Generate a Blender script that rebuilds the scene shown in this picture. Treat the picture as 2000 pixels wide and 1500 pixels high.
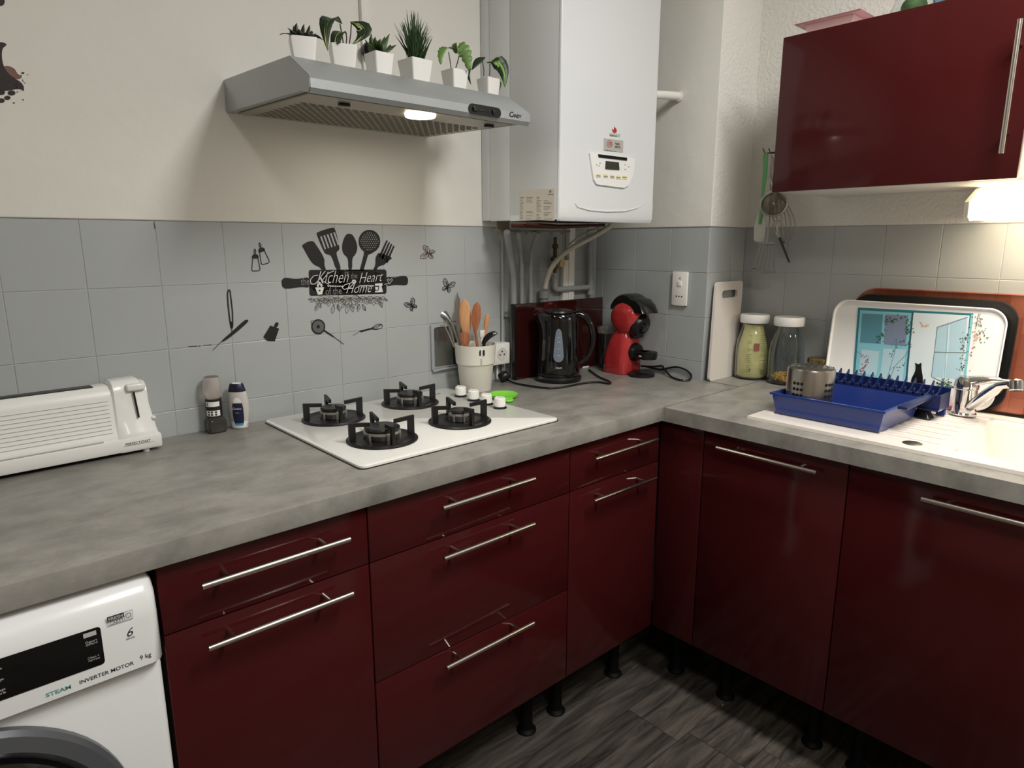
import bpy, bmesh, math, random
from mathutils import Vector, Matrix
from math import pi, sin, cos, radians
scn = bpy.context.scene
COL = scn.collection
for o in list(bpy.data.objects): bpy.data.objects.remove(o)
# ------------------------------------------------------------------ camera
CAM = Vector((-1.5693, -1.7293, 1.36354)); YAW, PITCH, ROLL, FPX = radians(41.88193), radians(11.94909), radians(-.04164), 1306.481
_f = Vector((sin(YAW)*cos(PITCH), cos(YAW)*cos(PITCH), -sin(PITCH)))
_r0 = Vector((cos(YAW), -sin(YAW), 0)); _u0 = _r0.cross(_f)
RT = _r0*cos(ROLL) + _u0*sin(ROLL); UP = _u0*cos(ROLL) - _r0*sin(ROLL); FW = _f
cd = bpy.data.cameras.new('camera'); cam = bpy.data.objects.new('camera', cd); COL.objects.link(cam)
cd.sensor_width = 36; cd.lens = FPX*36/2000; cd.clip_start = .02; cd.clip_end = 50
cam.matrix_world = Matrix(((RT.x, UP.x, -FW.x, CAM.x), (RT.y, UP.y, -FW.y, CAM.y), (RT.z, UP.z, -FW.z, CAM.z), (0, 0, 0, 1)))
scn.camera = cam
# ------------------------------------------------------------------ light
W = bpy.data.worlds.new('world'); scn.world = W; W.use_nodes = True
W.node_tree.nodes['Background'].inputs[0].default_value = (.8, .85, 1, 1); W.node_tree.nodes['Background'].inputs[1].default_value = .3
scn.view_settings.view_transform = 'Standard'; scn.view_settings.look = 'None'
scn.view_settings.exposure = 0; scn.view_settings.gamma = 1; scn.view_settings.use_curve_mapping = False
def area(name, loc, rot, size, power, color, shape='DISK', sy=None):
    l = bpy.data.lights.new(name, 'AREA'); l.shape = shape; l.size = size; l.energy = power; l.color = color
    if sy: l.size_y = sy
    o = bpy.data.objects.new(name, l); COL.objects.link(o); o.location = loc; o.rotation_euler = rot; return o
area('ceiling_lamp_light', (-.40, -1.93, 2.62), (0, 0, 0), .34, 44, (1, .98, .95), 'RECTANGLE', .9)
area('room_fill_light', (-1.7, -2.6, 2.62), (0, 0, 0), .3, 20, (1, .98, .95), 'RECTANGLE', 1.25)  # added fill lamp, brightens the boiler side and right-hand fronts
area('hood_lamp_light', (-.62, -.352, 1.648), (0, 0, 0), .07, 3, (1, .92, .82))
area('cabinet_lamp_light', (.52, -1.44, 1.42), (0, radians(-12), 0), .07, 3.8, (1, .82, .60), 'RECTANGLE', .42)

# ------------------------------------------------------------------ helpers
def pt(u, v, x=None, y=None, z=None):
    """a point seen in the photograph at (u, v) lying on the plane x=, y= or z="""
    d = FW + RT*((u-1000)/FPX) - UP*((v-750)/FPX)
    if x is not None: t = (x-CAM.x)/d.x
    elif y is not None: t = (y-CAM.y)/d.y
    else: t = (z-CAM.z)/d.z
    return CAM + d*t
def ptp(u, v, o, n):
    d = FW + RT*((u-1000)/FPX) - UP*((v-750)/FPX)
    return CAM + d*((o-CAM).dot(n)/d.dot(n))
def lin(c): return tuple(((x/255)/12.92 if x/255 <= .04045 else ((x/255+.055)/1.055)**2.4) for x in c)
MATS = {}
def M(name, c=None, rough=.5, metal=0, coat=0, trans=0, ior=1.45, emit=0, alpha=1, noise=None, bump=None, spec=.5):
    """c in sRGB 0-255; noise=(scale, amount, stretch); bump=(scale, distance, detail)"""
    if name in MATS: return MATS[name]
    m = bpy.data.materials.new(name); m.use_nodes = True; nt = m.node_tree; b = nt.nodes['Principled BSDF']
    L = lin(c)
    b.inputs['Base Color'].default_value = (*L, 1); b.inputs['Roughness'].default_value = rough
    b.inputs['Metallic'].default_value = metal; b.inputs['Coat Weight'].default_value = coat
    b.inputs['Coat Roughness'].default_value = .04; b.inputs['Transmission Weight'].default_value = trans
    b.inputs['IOR'].default_value = ior; b.inputs['Alpha'].default_value = alpha
    b.inputs['Specular IOR Level'].default_value = spec
    if emit: b.inputs['Emission Color'].default_value = (*L, 1); b.inputs['Emission Strength'].default_value = emit
    if noise or bump:
        tc = nt.nodes.new('ShaderNodeTexCoord')
    if noise:
        mp = nt.nodes.new('ShaderNodeMapping'); nt.links.new(tc.outputs['Object'], mp.inputs[0])
        mp.inputs['Scale'].default_value = noise[2] if len(noise) > 2 else (1, 1, 1)
        n = nt.nodes.new('ShaderNodeTexNoise'); n.inputs['Scale'].default_value = noise[0]; n.inputs['Detail'].default_value = 6
        nt.links.new(mp.outputs[0], n.inputs['Vector'])
        cr = nt.nodes.new('ShaderNodeValToRGB'); k = noise[1]
        cr.color_ramp.elements[0].position = .3; cr.color_ramp.elements[1].position = .7
        cr.color_ramp.elements[0].color = (*[x*(1-k) for x in L], 1); cr.color_ramp.elements[1].color = (*[min(1, x*(1+k)) for x in L], 1)
        nt.links.new(n.outputs[0], cr.inputs[0]); nt.links.new(cr.outputs[0], b.inputs['Base Color'])
    if bump:
        n2 = nt.nodes.new('ShaderNodeTexNoise'); n2.inputs['Scale'].default_value = bump[0]
        n2.inputs['Detail'].default_value = bump[2] if len(bump) > 2 else 3
        nt.links.new(tc.outputs['Object'], n2.inputs['Vector'])
        bp = nt.nodes.new('ShaderNodeBump'); bp.inputs['Distance'].default_value = bump[1]; bp.inputs['Strength'].default_value = 1
        nt.links.new(n2.outputs[0], bp.inputs['Height']); nt.links.new(bp.outputs[0], b.inputs['Normal'])
    MATS[name] = m; return m

class MB:
    def __init__(s): s.bm = bmesh.new(); s.mi = 0; s.T = Matrix.Identity(4)
    def v(s, p): return s.bm.verts.new(s.T @ Vector(p))
    def face(s, vs):
        try: f = s.bm.faces.new(vs)
        except ValueError: return None
        f.material_index = s.mi; return f
    def box(s, a, b, bev=0, seg=2):
        x0, x1 = sorted((a[0], b[0])); y0, y1 = sorted((a[1], b[1])); z0, z1 = sorted((a[2], b[2]))
        q = [s.v(p) for p in ((x0,y0,z0),(x1,y0,z0),(x1,y1,z0),(x0,y1,z0),(x0,y0,z1),(x1,y0,z1),(x1,y1,z1),(x0,y1,z1))]
        fs = [s.face([q[i] for i in f]) for f in ((0,3,2,1),(4,5,6,7),(0,1,5,4),(1,2,6,5),(2,3,7,6),(3,0,4,7))]
        if bev:
            es = list({e for f in fs for e in f.edges})
            r = bmesh.ops.bevel(s.bm, geom=es, offset=bev, segments=seg, affect='EDGES', profile=.5)
            for f in r['faces']: f.material_index = s.mi
        return s
    def loft(s, rings, cap=True, closed=True):
        R = [[s.v(p) for p in r] for r in rings]
        for A, B in zip(R, R[1:]):
            n = len(A)
            for i in range(n if closed else n-1):
                s.face([A[i], A[(i+1) % n], B[(i+1) % n], B[i]])
        if cap and closed: s.face(R[0][::-1]); s.face(R[-1])
        return s
    def lathe(s, prof, c=(0,0,0), n=32, axis=None, cap=True):
        """prof = [(r, h)...] about axis (default z) from point c"""
        c = Vector(c); ax = Vector(axis).normalized() if axis else Vector((0,0,1))
        e1 = ax.orthogonal().normalized() if axis else Vector((1,0,0)); e2 = ax.cross(e1)
        rings = [[c + ax*h + (e1*cos(2*pi*i/n) + e2*sin(2*pi*i/n))*max(r, 1e-5) for i in range(n)] for r, h in prof]
        return s.loft(rings, cap)
    def cyl(s, a, b, r, n=16, r2=None):
        a, b = Vector(a), Vector(b); return s.lathe([(r, 0), (r if r2 is None else r2, (b-a).length)], a, n, b-a)
    def tube(s, pts, r, n=10, closed=False, flat=None):
        pts = [Vector(p) for p in pts]; N = len(pts); rings = []; e1 = None
        for i, p in enumerate(pts):
            if closed: t = pts[(i+1) % N] - pts[i-1]
            else: t = pts[min(i+1, N-1)] - pts[max(i-1, 0)]
            t.normalize()
            if e1 is None: e1 = t.orthogonal().normalized()
            e1 = (e1 - t*e1.dot(t)).normalized(); e2 = t.cross(e1)
            rr = r[i] if isinstance(r, (list, tuple)) else r
            rings.append([p + (e1*cos(2*pi*k/n) + e2*sin(2*pi*k/n))*rr for k in range(n)])
        if closed:
            rings.append(rings[0]); return s.loft(rings, False)
        return s.loft(rings)
    def prism(s, pts, d):
        """planar outline pts (3-D) extruded by vector d"""
        d = Vector(d); a = [Vector(p) for p in pts]
        return s.loft([a, [p+d for p in a]])
    def ell(s, c, r, n=20, m=12, z0=-1., z1=1.):
        rings = []
        for j in range(m+1):
            t = z0+(z1-z0)*j/m; t = sin(pi/2*t) if (z0, z1) == (-1., 1.) else t
            q = math.sqrt(max(0, 1-t*t))
            rings.append([(c[0]+r[0]*max(q, .001)*cos(2*pi*i/n), c[1]+r[1]*max(q, .001)*sin(2*pi*i/n), c[2]+r[2]*t) for i in range(n)])
        return s.loft(rings)
    def disc(s, c, r, n, ax, d): return s.lathe([(r, 0), (r, d)], c, n, ax)

def wloc(o):
    v = Vector((0,0,0))
    while o: v = v + o.location; o = o.parent
    return v
def obj(name, mb, mats, parent=None, world=False, ang=35, label=None, kind=None):
    if not isinstance(mats, (list, tuple)): mats = [mats]
    bm = mb.bm
    if world and parent:
        bmesh.ops.translate(bm, verts=bm.verts, vec=-wloc(parent)); r = parent
        while r.parent: r = r.parent
        if r.rotation_euler.z: bmesh.ops.rotate(bm, verts=bm.verts, cent=(0,0,0), matrix=Matrix.Rotation(-r.rotation_euler.z, 3, 'Z'))
    bmesh.ops.recalc_face_normals(bm, faces=bm.faces)
    me = bpy.data.meshes.new(name); bm.to_mesh(me); bm.free()
    for m in mats: me.materials.append(m)
    for p in me.polygons: p.use_smooth = True
    me.set_sharp_from_angle(angle=radians(ang))
    o = bpy.data.objects.new(name, me); COL.objects.link(o)
    if parent: o.parent = parent
    if label: o['label'] = label
    if kind: o['kind'] = kind
    return o
def thing(name, label, cat, loc=(0,0,0), rz=0, group=None):
    o = bpy.data.objects.new(name, None); COL.objects.link(o); o.empty_display_size = .05
    o.location = loc; o.rotation_euler = (0, 0, rz); o['label'] = label; o['category'] = cat
    if group: o['group'] = group
    return o
def tag(o, label, cat, group=None):
    o['label'] = label; o['category'] = cat
    if group: o['group'] = group
    return o
def rrect(w, h, r, n=6):
    """rounded rectangle outline centred on 0, ccw, as (a, b) pairs"""
    o = []
    for cx, cy, a0 in ((w/2-r, h/2-r, 0), (-w/2+r, h/2-r, 90), (-w/2+r, -h/2+r, 180), (w/2-r, -h/2+r, 270)):
        for k in range(n+1):
            a = radians(a0+90*k/n); o.append((cx+r*cos(a), cy+r*sin(a)))
    return o
def text(s, body, size, o, ux, uy, mat, name='lettering', parent=None, shear=0, width=None, th=.0004, world=True, align='LEFT', bold=0):
    """flat lettering whose baseline starts at o and runs along ux, uy is up"""
    cu = bpy.data.curves.new(name, 'FONT'); cu.body = body; cu.size = 1; cu.shear = shear; cu.align_x = 'LEFT'; cu.resolution_u = 3
    cu.offset = bold
    to = bpy.data.objects.new(name, cu); COL.objects.link(to); bpy.context.view_layer.update()
    me = bpy.data.meshes.new_from_object(to.evaluated_get(bpy.context.evaluated_depsgraph_get()))
    bpy.data.objects.remove(to)
    ux = Vector(ux).normalized(); uy = Vector(uy).normalized(); n = ux.cross(uy); o = Vector(o)
    xs = [v.co.x for v in me.vertices]
    if not xs: return None
    w = max(xs)-min(xs); sx = (width/w) if width else size
    x0 = min(xs) + (w/2 if align == 'CENTER' else 0)
    off = wloc(parent) if (parent and world) else Vector((0,0,0))
    for v in me.vertices: v.co = o + ux*((v.co.x-x0)*sx) + uy*(v.co.y*size) + n*th - off
    me.materials.append(mat)
    ob = bpy.data.objects.new(name, me); COL.objects.link(ob)
    if parent: ob.parent = parent
    return ob
X, Y, Z = Vector((1,0,0)), Vector((0,1,0)), Vector((0,0,1))
def copytree(o, parent=None):
    c = o.copy(); COL.objects.link(c)
    if parent: c.parent = parent
    for ch in o.children: copytree(ch, c)
    return c
def link_node(m, fn): fn(m.node_tree, m.node_tree.nodes['Principled BSDF']); return m

# ------------------------------------------------------------------ materials
white_paint = M('white_wall_paint', (224, 222, 214), .8, bump=(9, .004, 4))
rough_paint = M('roughcast_wall_paint', (228, 226, 219), .85, bump=(95, .0035, 4))
tile_grey = M('grey_painted_tile', (166, 170, 170), .3, bump=(30, .0002, 2))
grout = M('grey_painted_joint', (172, 174, 170), .5)
red_gloss = M('bordeaux_gloss_lacquer', (67, 21, 22), .1, coat=0, spec=.35)
dark_core = M('dark_cabinet_core', (30, 20, 20), .7)
steel = M('brushed_steel', (196, 194, 190), .28, metal=1)
chrome = M('polished_chrome', (225, 225, 225), .07, metal=1)
white_enamel = M('white_enamel', (232, 234, 233), .25, coat=.3)
white_plastic = M('white_plastic', (234, 232, 226), .38)
black_plastic = M('black_plastic', (17, 17, 18), .32)
black_gloss = M('black_gloss_plastic', (10, 10, 11), .08, coat=.5)
black_iron = M('black_enamelled_iron', (19, 18, 18), .4)
decal_black = M('black_vinyl_print', (26, 25, 24), .5)
print_dark = M('dark_print', (50, 50, 50), .6)
glass = M('clear_glass', (245, 250, 250), .02, trans=1, ior=1.45)
grey_pipe = M('grey_painted_pipe', (160, 163, 163), .35)
cream_hose = M('cream_hose', (205, 200, 188), .45)

def worktop_mat():
    m = M('grey_concrete_laminate', (150, 147, 140), .38)
    def fn(nt, b):
        tc = nt.nodes.new('ShaderNodeTexCoord')
        mp = nt.nodes.new('ShaderNodeMapping'); mp.inputs['Scale'].default_value = (1, 1.5, 1); nt.links.new(tc.outputs['Object'], mp.inputs[0])
        n = nt.nodes.new('ShaderNodeTexNoise'); n.inputs['Scale'].default_value = 9; n.inputs['Detail'].default_value = 9; n.inputs['Roughness'].default_value = .62
        n.inputs['Distortion'].default_value = .25
        nt.links.new(mp.outputs[0], n.inputs['Vector'])
        cr = nt.nodes.new('ShaderNodeValToRGB'); e = cr.color_ramp.elements
        e[0].position = .29; e[0].color = (*lin((118, 116, 107)), 1); e[1].position = .73; e[1].color = (*lin((162, 158, 148)), 1)
        e2 = e.new(.5); e2.color = (*lin((142, 139, 130)), 1)
        n2 = nt.nodes.new('ShaderNodeTexNoise'); n2.inputs['Scale'].default_value = 120; n2.inputs['Detail'].default_value = 4
        mp2 = nt.nodes.new('ShaderNodeMapping'); mp2.inputs['Scale'].default_value = (1, 1, 2.5); nt.links.new(tc.outputs['Object'], mp2.inputs[0]); nt.links.new(mp2.outputs[0], n2.inputs['Vector'])
        mx = nt.nodes.new('ShaderNodeMix'); mx.data_type = 'RGBA'; mx.blend_type = 'OVERLAY'; mx.inputs[0].default_value = .16
        nt.links.new(n.outputs[0], cr.inputs[0]); nt.links.new(cr.outputs[0], mx.inputs[6]); nt.links.new(n2.outputs[1], mx.inputs[7])
        hs = nt.nodes.new('ShaderNodeHueSaturation'); hs.inputs['Saturation'].default_value = .75
        nt.links.new(mx.outputs[2], hs.inputs['Color']); nt.links.new(hs.outputs[0], b.inputs['Base Color'])
    return link_node(m, fn)
worktop_m = worktop_mat()
def plank_mat():
    m = M('dark_grey_oak_vinyl', (70, 66, 60), .5)
    def fn(nt, b):
        tc = nt.nodes.new('ShaderNodeTexCoord'); oi = nt.nodes.new('ShaderNodeObjectInfo')
        ad = nt.nodes.new('ShaderNodeVectorMath'); ad.operation = 'ADD'
        sc = nt.nodes.new('ShaderNodeVectorMath'); sc.operation = 'SCALE'; sc.inputs['Scale'].default_value = 17
        cb = nt.nodes.new('ShaderNodeCombineXYZ'); nt.links.new(oi.outputs['Random'], cb.inputs[0]); nt.links.new(oi.outputs['Random'], cb.inputs[2])
        nt.links.new(cb.outputs[0], sc.inputs[0]); nt.links.new(tc.outputs['Object'], ad.inputs[0]); nt.links.new(sc.outputs[0], ad.inputs[1])
        mp = nt.nodes.new('ShaderNodeMapping'); mp.inputs['Scale'].default_value = (1.3, 11, 1); nt.links.new(ad.outputs[0], mp.inputs[0])
        n = nt.nodes.new('ShaderNodeTexNoise'); n.inputs['Scale'].default_value = 2.4; n.inputs['Detail'].default_value = 9; n.inputs['Roughness'].default_value = .65; n.inputs['Distortion'].default_value = 1.2
        nt.links.new(mp.outputs[0], n.inputs['Vector'])
        cr = nt.nodes.new('ShaderNodeValToRGB'); e = cr.color_ramp.elements
        e[0].position = .33; e[0].color = (*lin((34, 32, 29)), 1); e[1].position = .68; e[1].color = (*lin((108, 101, 92)), 1)
        e2 = e.new(.5); e2.color = (*lin((78, 73, 66)), 1)
        nt.links.new(n.outputs[0], cr.inputs[0])
        hs = nt.nodes.new('ShaderNodeHueSaturation'); nt.links.new(cr.outputs[0], hs.inputs['Color'])
        mr = nt.nodes.new('ShaderNodeMapRange'); mr.inputs[3].default_value = .75; mr.inputs[4].default_value = 1.25
        nt.links.new(oi.outputs['Random'], mr.inputs[0]); nt.links.new(mr.outputs[0], hs.inputs['Value']); nt.links.new(hs.outputs[0], b.inputs['Base Color'])
    return link_node(m, fn)
plank_m = plank_mat()
def wood(name, a, b2, scale=(3, 3, 30), rough=.45):
    m = M(name, a, rough)
    def fn(nt, b):
        tc = nt.nodes.new('ShaderNodeTexCoord'); mp = nt.nodes.new('ShaderNodeMapping'); mp.inputs['Scale'].default_value = scale
        nt.links.new(tc.outputs['Object'], mp.inputs[0]); n = nt.nodes.new('ShaderNodeTexNoise'); n.inputs['Scale'].default_value = 4; n.inputs['Detail'].default_value = 6
        nt.links.new(mp.outputs[0], n.inputs['Vector']); cr = nt.nodes.new('ShaderNodeValToRGB')
        cr.color_ramp.elements[0].position = .35; cr.color_ramp.elements[1].position = .65
        cr.color_ramp.elements[0].color = (*lin(a), 1); cr.color_ramp.elements[1].color = (*lin(b2), 1)
        nt.links.new(n.outputs[0], cr.inputs[0]); nt.links.new(cr.outputs[0], b.inputs['Base Color'])
    return link_node(m, fn)

# ------------------------------------------------------------------ room shell
XB, XS, YP, ZT, TS, H = .6456, .418, -.4876, 1.4136, .1504, .90
def struct(name, mb, m, parent=None, **k):
    o = obj(name, mb, m, parent, **k)
    if not parent: o['kind'] = 'structure'
    return o
CZ, XL, YF = 2.7, -3.1, -3.7
wall_back = struct('wall_back', MB().box((XL-.1, .0012, 0), (XB+.12, .12, CZ)), grout)
far_paint = M('taupe_wall_paint', (165, 156, 144), .8)
wall_left = struct('wall_left', MB().box((XL-.1, YF-.1, 0), (XL, 0, CZ)), far_paint)
wall_front = struct('wall_front', MB().box((XL-.1, YF-.1, 0), (XB+.12, YF, CZ)), far_paint)
wall_right = struct('wall_right', MB().box((XB+.0012, YF, 0), (XB+.12, .0012, CZ)), grout)
wall_corner = struct('wall_corner', MB().box((XS+.0012, YP+.0012, 0), (XB+.01, .01, CZ)), grout)
struct('ceiling', MB().box((XL-.1, YF-.1, CZ), (XB+.12, .12, CZ+.08)), white_paint)
floor = struct('floor', MB().box((XL-.1, YF-.1, -.06), (XB+.12, .12, -.003)), dark_core)
# painted plaster above the tiles (slightly proud, soft lower lip)
def plaster(name, a, b, m, parent, lip='y'):
    mb = MB(); mb.box(a, b, .0035, 3); return obj(name, mb, m, parent, ang=60)
plaster('plaster', (XL, -.004, ZT), (XS, .004, CZ), white_paint, wall_back)
mb = MB(); mb.box((XS-.004, YP-.005, ZT), (XB+.01, .0, CZ), .0035, 3)
bmesh.ops.recalc_face_normals(mb.bm, faces=mb.bm.faces)
for f in mb.bm.faces: f.material_index = 1 if f.normal.x < -.9 else 0
obj('plaster', mb, [rough_paint, white_paint], wall_corner, ang=60)
plaster('plaster', (XB-.005, YF, ZT), (XB+.006, YP+.002, CZ), rough_paint, wall_right)
# tiles, every one a piece; joints 2 mm
random.seed(4)
_tm = {}
def tile(o, u, w, h, n, parent):
    key = (round(w, 4), round(h, 4), tuple(u))
    if key not in _tm:
        mb = MB(); uu = Vector(u); nn = Vector(n)
        rings = []
        for ins, d in ((0, .0022), (.0001, .0007), (.0012, 0)):
            rings.append([uu*a + Z*b - nn*d for a, b in ((-w/2+ins, -h/2+ins), (w/2-ins, -h/2+ins), (w/2-ins, h/2-ins), (-w/2+ins, h/2-ins))])
        mb.loft(rings); t = obj('tile', mb, tile_grey, parent, ang=8); _tm[key] = t.data
    else:
        t = bpy.data.objects.new('tile', _tm[key]); COL.objects.link(t); t.parent = parent
    t.location = Vector(o) + Vector(n)*random.uniform(-.0002, .0003)
    t.rotation_euler = (random.uniform(-.0015, .0015), random.uniform(-.0015, .0015), 0)
def tile_field(u0, u1, start, org, u, n, parent, g=.0010):
    ZB = .86
    rows = []; z = ZT
    while z > ZB+.02: rows.append((max(z-TS, ZB), z)); z -= TS
    edges = [u0]; k = math.ceil((u0-start)/TS + 1e-6)
    while start+k*TS < u1-.012:
        if start+k*TS > u0+.012: edges.append(start+k*TS)
        k += 1
    edges.append(u1)
    for a, b in zip(edges, edges[1:]):
        for z0, z1 in rows:
            tile(Vector(org)+Vector(u)*((a+b)/2)+Z*((z0+z1)/2), u, b-a-g, z1-z0-g, n, parent)
tile_field(-2.5, XS, -.222, (0,0,0), (1,0,0), (0,-1,0), wall_back)
tile_field(0, -YP, -YP % TS, (XS,0,0), (0,-1,0), (-1,0,0), wall_corner)
tile_field(XS, XB, XS+.3, (0,YP,0), (1,0,0), (0,-1,0), wall_corner)
tile_field(-YP, 2.1, .7944, (XB,0,0), (0,-1,0), (-1,0,0), wall_right)
# cracked joint on the back wall and scratch under the plaster
mb = MB()
for u0, v0, u1, v1 in ((368,677,385,676.5),(388,676.3,392,676),(398,675,402,674.6),(404,674.5,413,674)):
    a, b = pt(u0, v0, y=-.0006), pt(u1, v1, y=-.0006); mb.prism([a, b, b+Z*.0016, a+Z*.0012], (0, -.0003, 0))
a, b = pt(300, 434, y=-.0006), pt(302, 447, y=-.0006); mb.prism([a, b, b+X*.0015, a+X*.0012], (0, -.0003, 0))
obj('crack', mb, print_dark, wall_back)
# floor planks along x, 17.4 cm wide
PW = .174; _pm = {}
random.seed(11)
k = 0; y = -.134
while y > -3.6:
    x = XL + random.uniform(0, 1.2) - 1.2
    while x < XB:
        x0, x1 = max(x, XL), min(x+1.2, XB)
        if x1-x0 > .05:
            mb = MB(); mb.box((-(x1-x0)/2+.0008, -PW/2+.0007, -.003), ((x1-x0)/2-.0008, PW/2-.0007, 0), .0008, 1)
            p = obj('plank', mb, plank_m, floor); p.location = ((x0+x1)/2, y-PW/2, 0)
        x += 1.2
    y -= PW
# ------------------------------------------------------------------ worktops
TH = .0405; D = .63
wa = MB().box((-2.35, -D, H-TH), (XS-.002, -.002, H), .0015)
o = obj('worktop', wa, worktop_m); tag(o, 'grey concrete-look worktop along the tiled back wall, under the hob and toaster', 'worktop')
wb = MB(); HX0, HX1, HY0, HY1 = .10, .545, -1.74, -1.28
wb.box((0, -D-.0012, H-TH), (HX0, -2.3, H)); wb.box((HX1, YP-.004, H-TH), (XB-.002, -2.3, H)); wb.box((HX0, -D-.0012, H-TH), (HX1, HY1, H)); wb.box((HX0, HY0, H-TH), (HX1, -2.3, H))
wb.box((XS+.004, YP-.004, H-TH), (HX1, -D-.0012, H))
bmesh.ops.remove_doubles(wb.bm, verts=wb.bm.verts, dist=1e-5)
o = obj('worktop', wb, worktop_m); tag(o, 'grey concrete-look worktop holding the white sink on the right', 'worktop')
mb = MB().box((-.0025, -D-.003, H-TH), (.0025, -D+.001, H-.001)); mb.mi = 1; mb.box((.003, -D-.0014, H-.002), (XB-.01, -D+.0006, H+.0003))
o = obj('joint_strip', mb, [M('aluminium_strip', (170, 172, 170), .4, metal=.6), M('dark_seam', (70, 68, 64), .6)]); tag(o, 'thin metal strip in the seam where the two worktops meet', 'trim strip')

# ------------------------------------------------------------------ base cabinets
handle_m = M('satin_nickel', (205, 198, 188), .25, metal=1)
def bar_handle(L, parent, loc, d, n, post=.018):
    """bar of length L along d, standing off along n"""
    d, n = Vector(d), Vector(n); mb = MB(); c = n*.035
    mb.cyl(c-d*L/2, c+d*L/2, .0055, 14)
    for s in (-1, 1): mb.cyl(d*s*(L/2-.045), d*s*(L/2-.045)+c, .004, 10)
    h = obj('handle', mb, handle_m, parent); h.location = loc; return h
def leg(parent, x, y, h):
    mb = MB().lathe([(.028, 0), (.028, .004), (.020, .012), (.017, .03), (.017, h-.02), (.026, h-.012), (.026, h)], (x, y, 0), 18)
    return obj('leg', mb, M('matt_black_leg', (9, 9, 9), .6, spec=.2), parent, world=True)
FY, FX, FT = -.61, .02, .018
def cab_a(label, x0, x1, fronts, handle_dx=0):
    t = thing('base_cabinet', label, 'cabinet', ((x0+x1)/2, FY, 0))
    obj('carcass', MB().box((x0+.002, FY+FT+.001, .19), (x1-.002, -.03, H-TH-.001)), dark_core, t, world=True)
    for nm, z0, z1, zh in fronts:
        f = obj(nm, MB().box((x0+.0015, FY, z0+.0015), (x1-.0015, FY+FT, z1-.0015), .0012), red_gloss, t, world=True)
        bar_handle(.268, f, Vector(((x0+x1)/2, FY, zh)) - wloc(t), X, -Y)
    for lx in (x0+.06, x1-.06):
        for ly in (-.515, -.1): leg(t, lx, ly, .19)
    return t
cab_a('bordeaux base cabinet with one drawer over a door, beside the washing machine', -1.336, -.9525, [('drawer', .7297, .857, .813), ('door', .190, .7297, .70)])
cab_a('wide bordeaux base cabinet with three drawers under the gas hob', -.9525, -.366, [('drawer', .7297, .857, .815), ('drawer', .455, .7297, .70), ('drawer', .190, .455, .437)])
cab_a('narrow bordeaux base cabinet with drawer and door, next to the inner corner', -.366, .0175, [('drawer', .7297, .857, .815), ('door', .190, .7297, .70)])
def cab_b(label, y0, y1, handle):
    t = thing('base_cabinet', label, 'cabinet', (FX, (y0+y1)/2, 0))
    obj('carcass', MB().box((FX+FT+.001, y0-.002, .19), (XB-.03, y1+.002, .70 if handle == 2 else H-TH-.001)), dark_core, t, world=True)
    f = obj('door', MB().box((FX, y0-.0015, .1915), (FX+FT, y1+.0015, .8555), .0012), red_gloss, t, world=True)
    bar_handle(.268, f, Vector((FX, (y0+y1)/2, .825)) - wloc(t), Y, -X)
    for ly in (y0-.06, y1+.06):
        for lx in (.13, .5): leg(t, lx, ly, .19)
    return t
t = thing('corner_filler', 'plain bordeaux filler panel without a handle in the inner corner', 'panel', (FX, -.683, 0))
obj('panel', MB().box((FX, -.7545, .1915), (FX+FT, -.6115, .8555), .0012), red_gloss, t, world=True)
obj('support', MB().box((FX+FT+.001, -.75, .19), (.07, -.62, H-TH-.001)), dark_core, t, world=True)
leg(t, .125, -.64, .19); obj('support', MB().box((.071, -.75, .19), (.2, -.6, .2)), dark_core, t, world=True)
cab_b('bordeaux base cabinet door between the corner filler and the sink cabinet', -.7563, -1.1437, 1)
cab_b('wide bordeaux cabinet under the white sink, at the right edge', -1.1437, -1.742, 2)
# ------------------------------------------------------------------ washing machine
t = thing('washing_machine', 'white front-loading washing machine with black display, under the left worktop', 'washing machine', (-1.64, -.35, 0))
WX0, WX1, WYF = -1.94, -1.345, -.64
mb = MB(); mb.box((WX0, WYF+.012, .01), (WX1, -.06, .7065), .012, 3)
body = obj('body', mb, white_enamel, t, world=True)
# fascia: rounded profile extruded along x
def round_prof(x):
    pr = [(-.06, .709), (WYF+.002, .709), (WYF-.006, .713), (WYF-.006, .79), (WYF-.002, .825), (WYF+.014, .845), (WYF+.045, .855), (-.06, .855)]
    return [(x, a, b) for a, b in pr]
xs = [WX0, WX0+.003, WX0+.012, WX1-.016, WX1-.005, WX1]
rings = []
for x, ins in zip(xs, (.012, .004, 0, 0, .004, .014)):
    rings.append([(x, min(a+ins, -.06), min(b, .855-ins) if b > .72 else b) for (_, a, b) in round_prof(x)])
fascia = obj('control_panel', MB().loft(rings), white_enamel, t, world=True, ang=50)
yy = WYF-.0068
mb = MB(); mb.prism([(-1.575+a, yy, .7725+b) for a, b in rrect(.30, .062, .005)], (0, .0006, 0))
disp = obj('display', mb, black_gloss, fascia, world=True, label='black glass display')
pw = M('pale_print', (190, 190, 188), .5); pd = M('dark_grey_print', (60, 62, 64), .5); pg = M('teal_print', (90, 150, 142), .5)
text(None, 'INVERTER MOTOR', .0085, (-1.46, yy+.0006, .7225), X, Z, pd, parent=fascia, width=.072, bold=.01)
text(None, 'STEAM', .0085, (-1.502, yy+.0006, .7215), X, Z, pg, parent=fascia, width=.031, bold=.02)
text(None, '9 kg', .0105, (-1.379, yy+.0006, .7255), X, Z, pd, parent=fascia, width=.016, bold=.01)
text(None, '6', .02, (-1.392, yy+.0006, .7712), X, Z, pd, parent=fascia, shear=.3)
text(None, 'SENSE', .004, (-1.394, yy+.0006, .7665), X, Z, pd, parent=fascia, width=.012)
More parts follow.
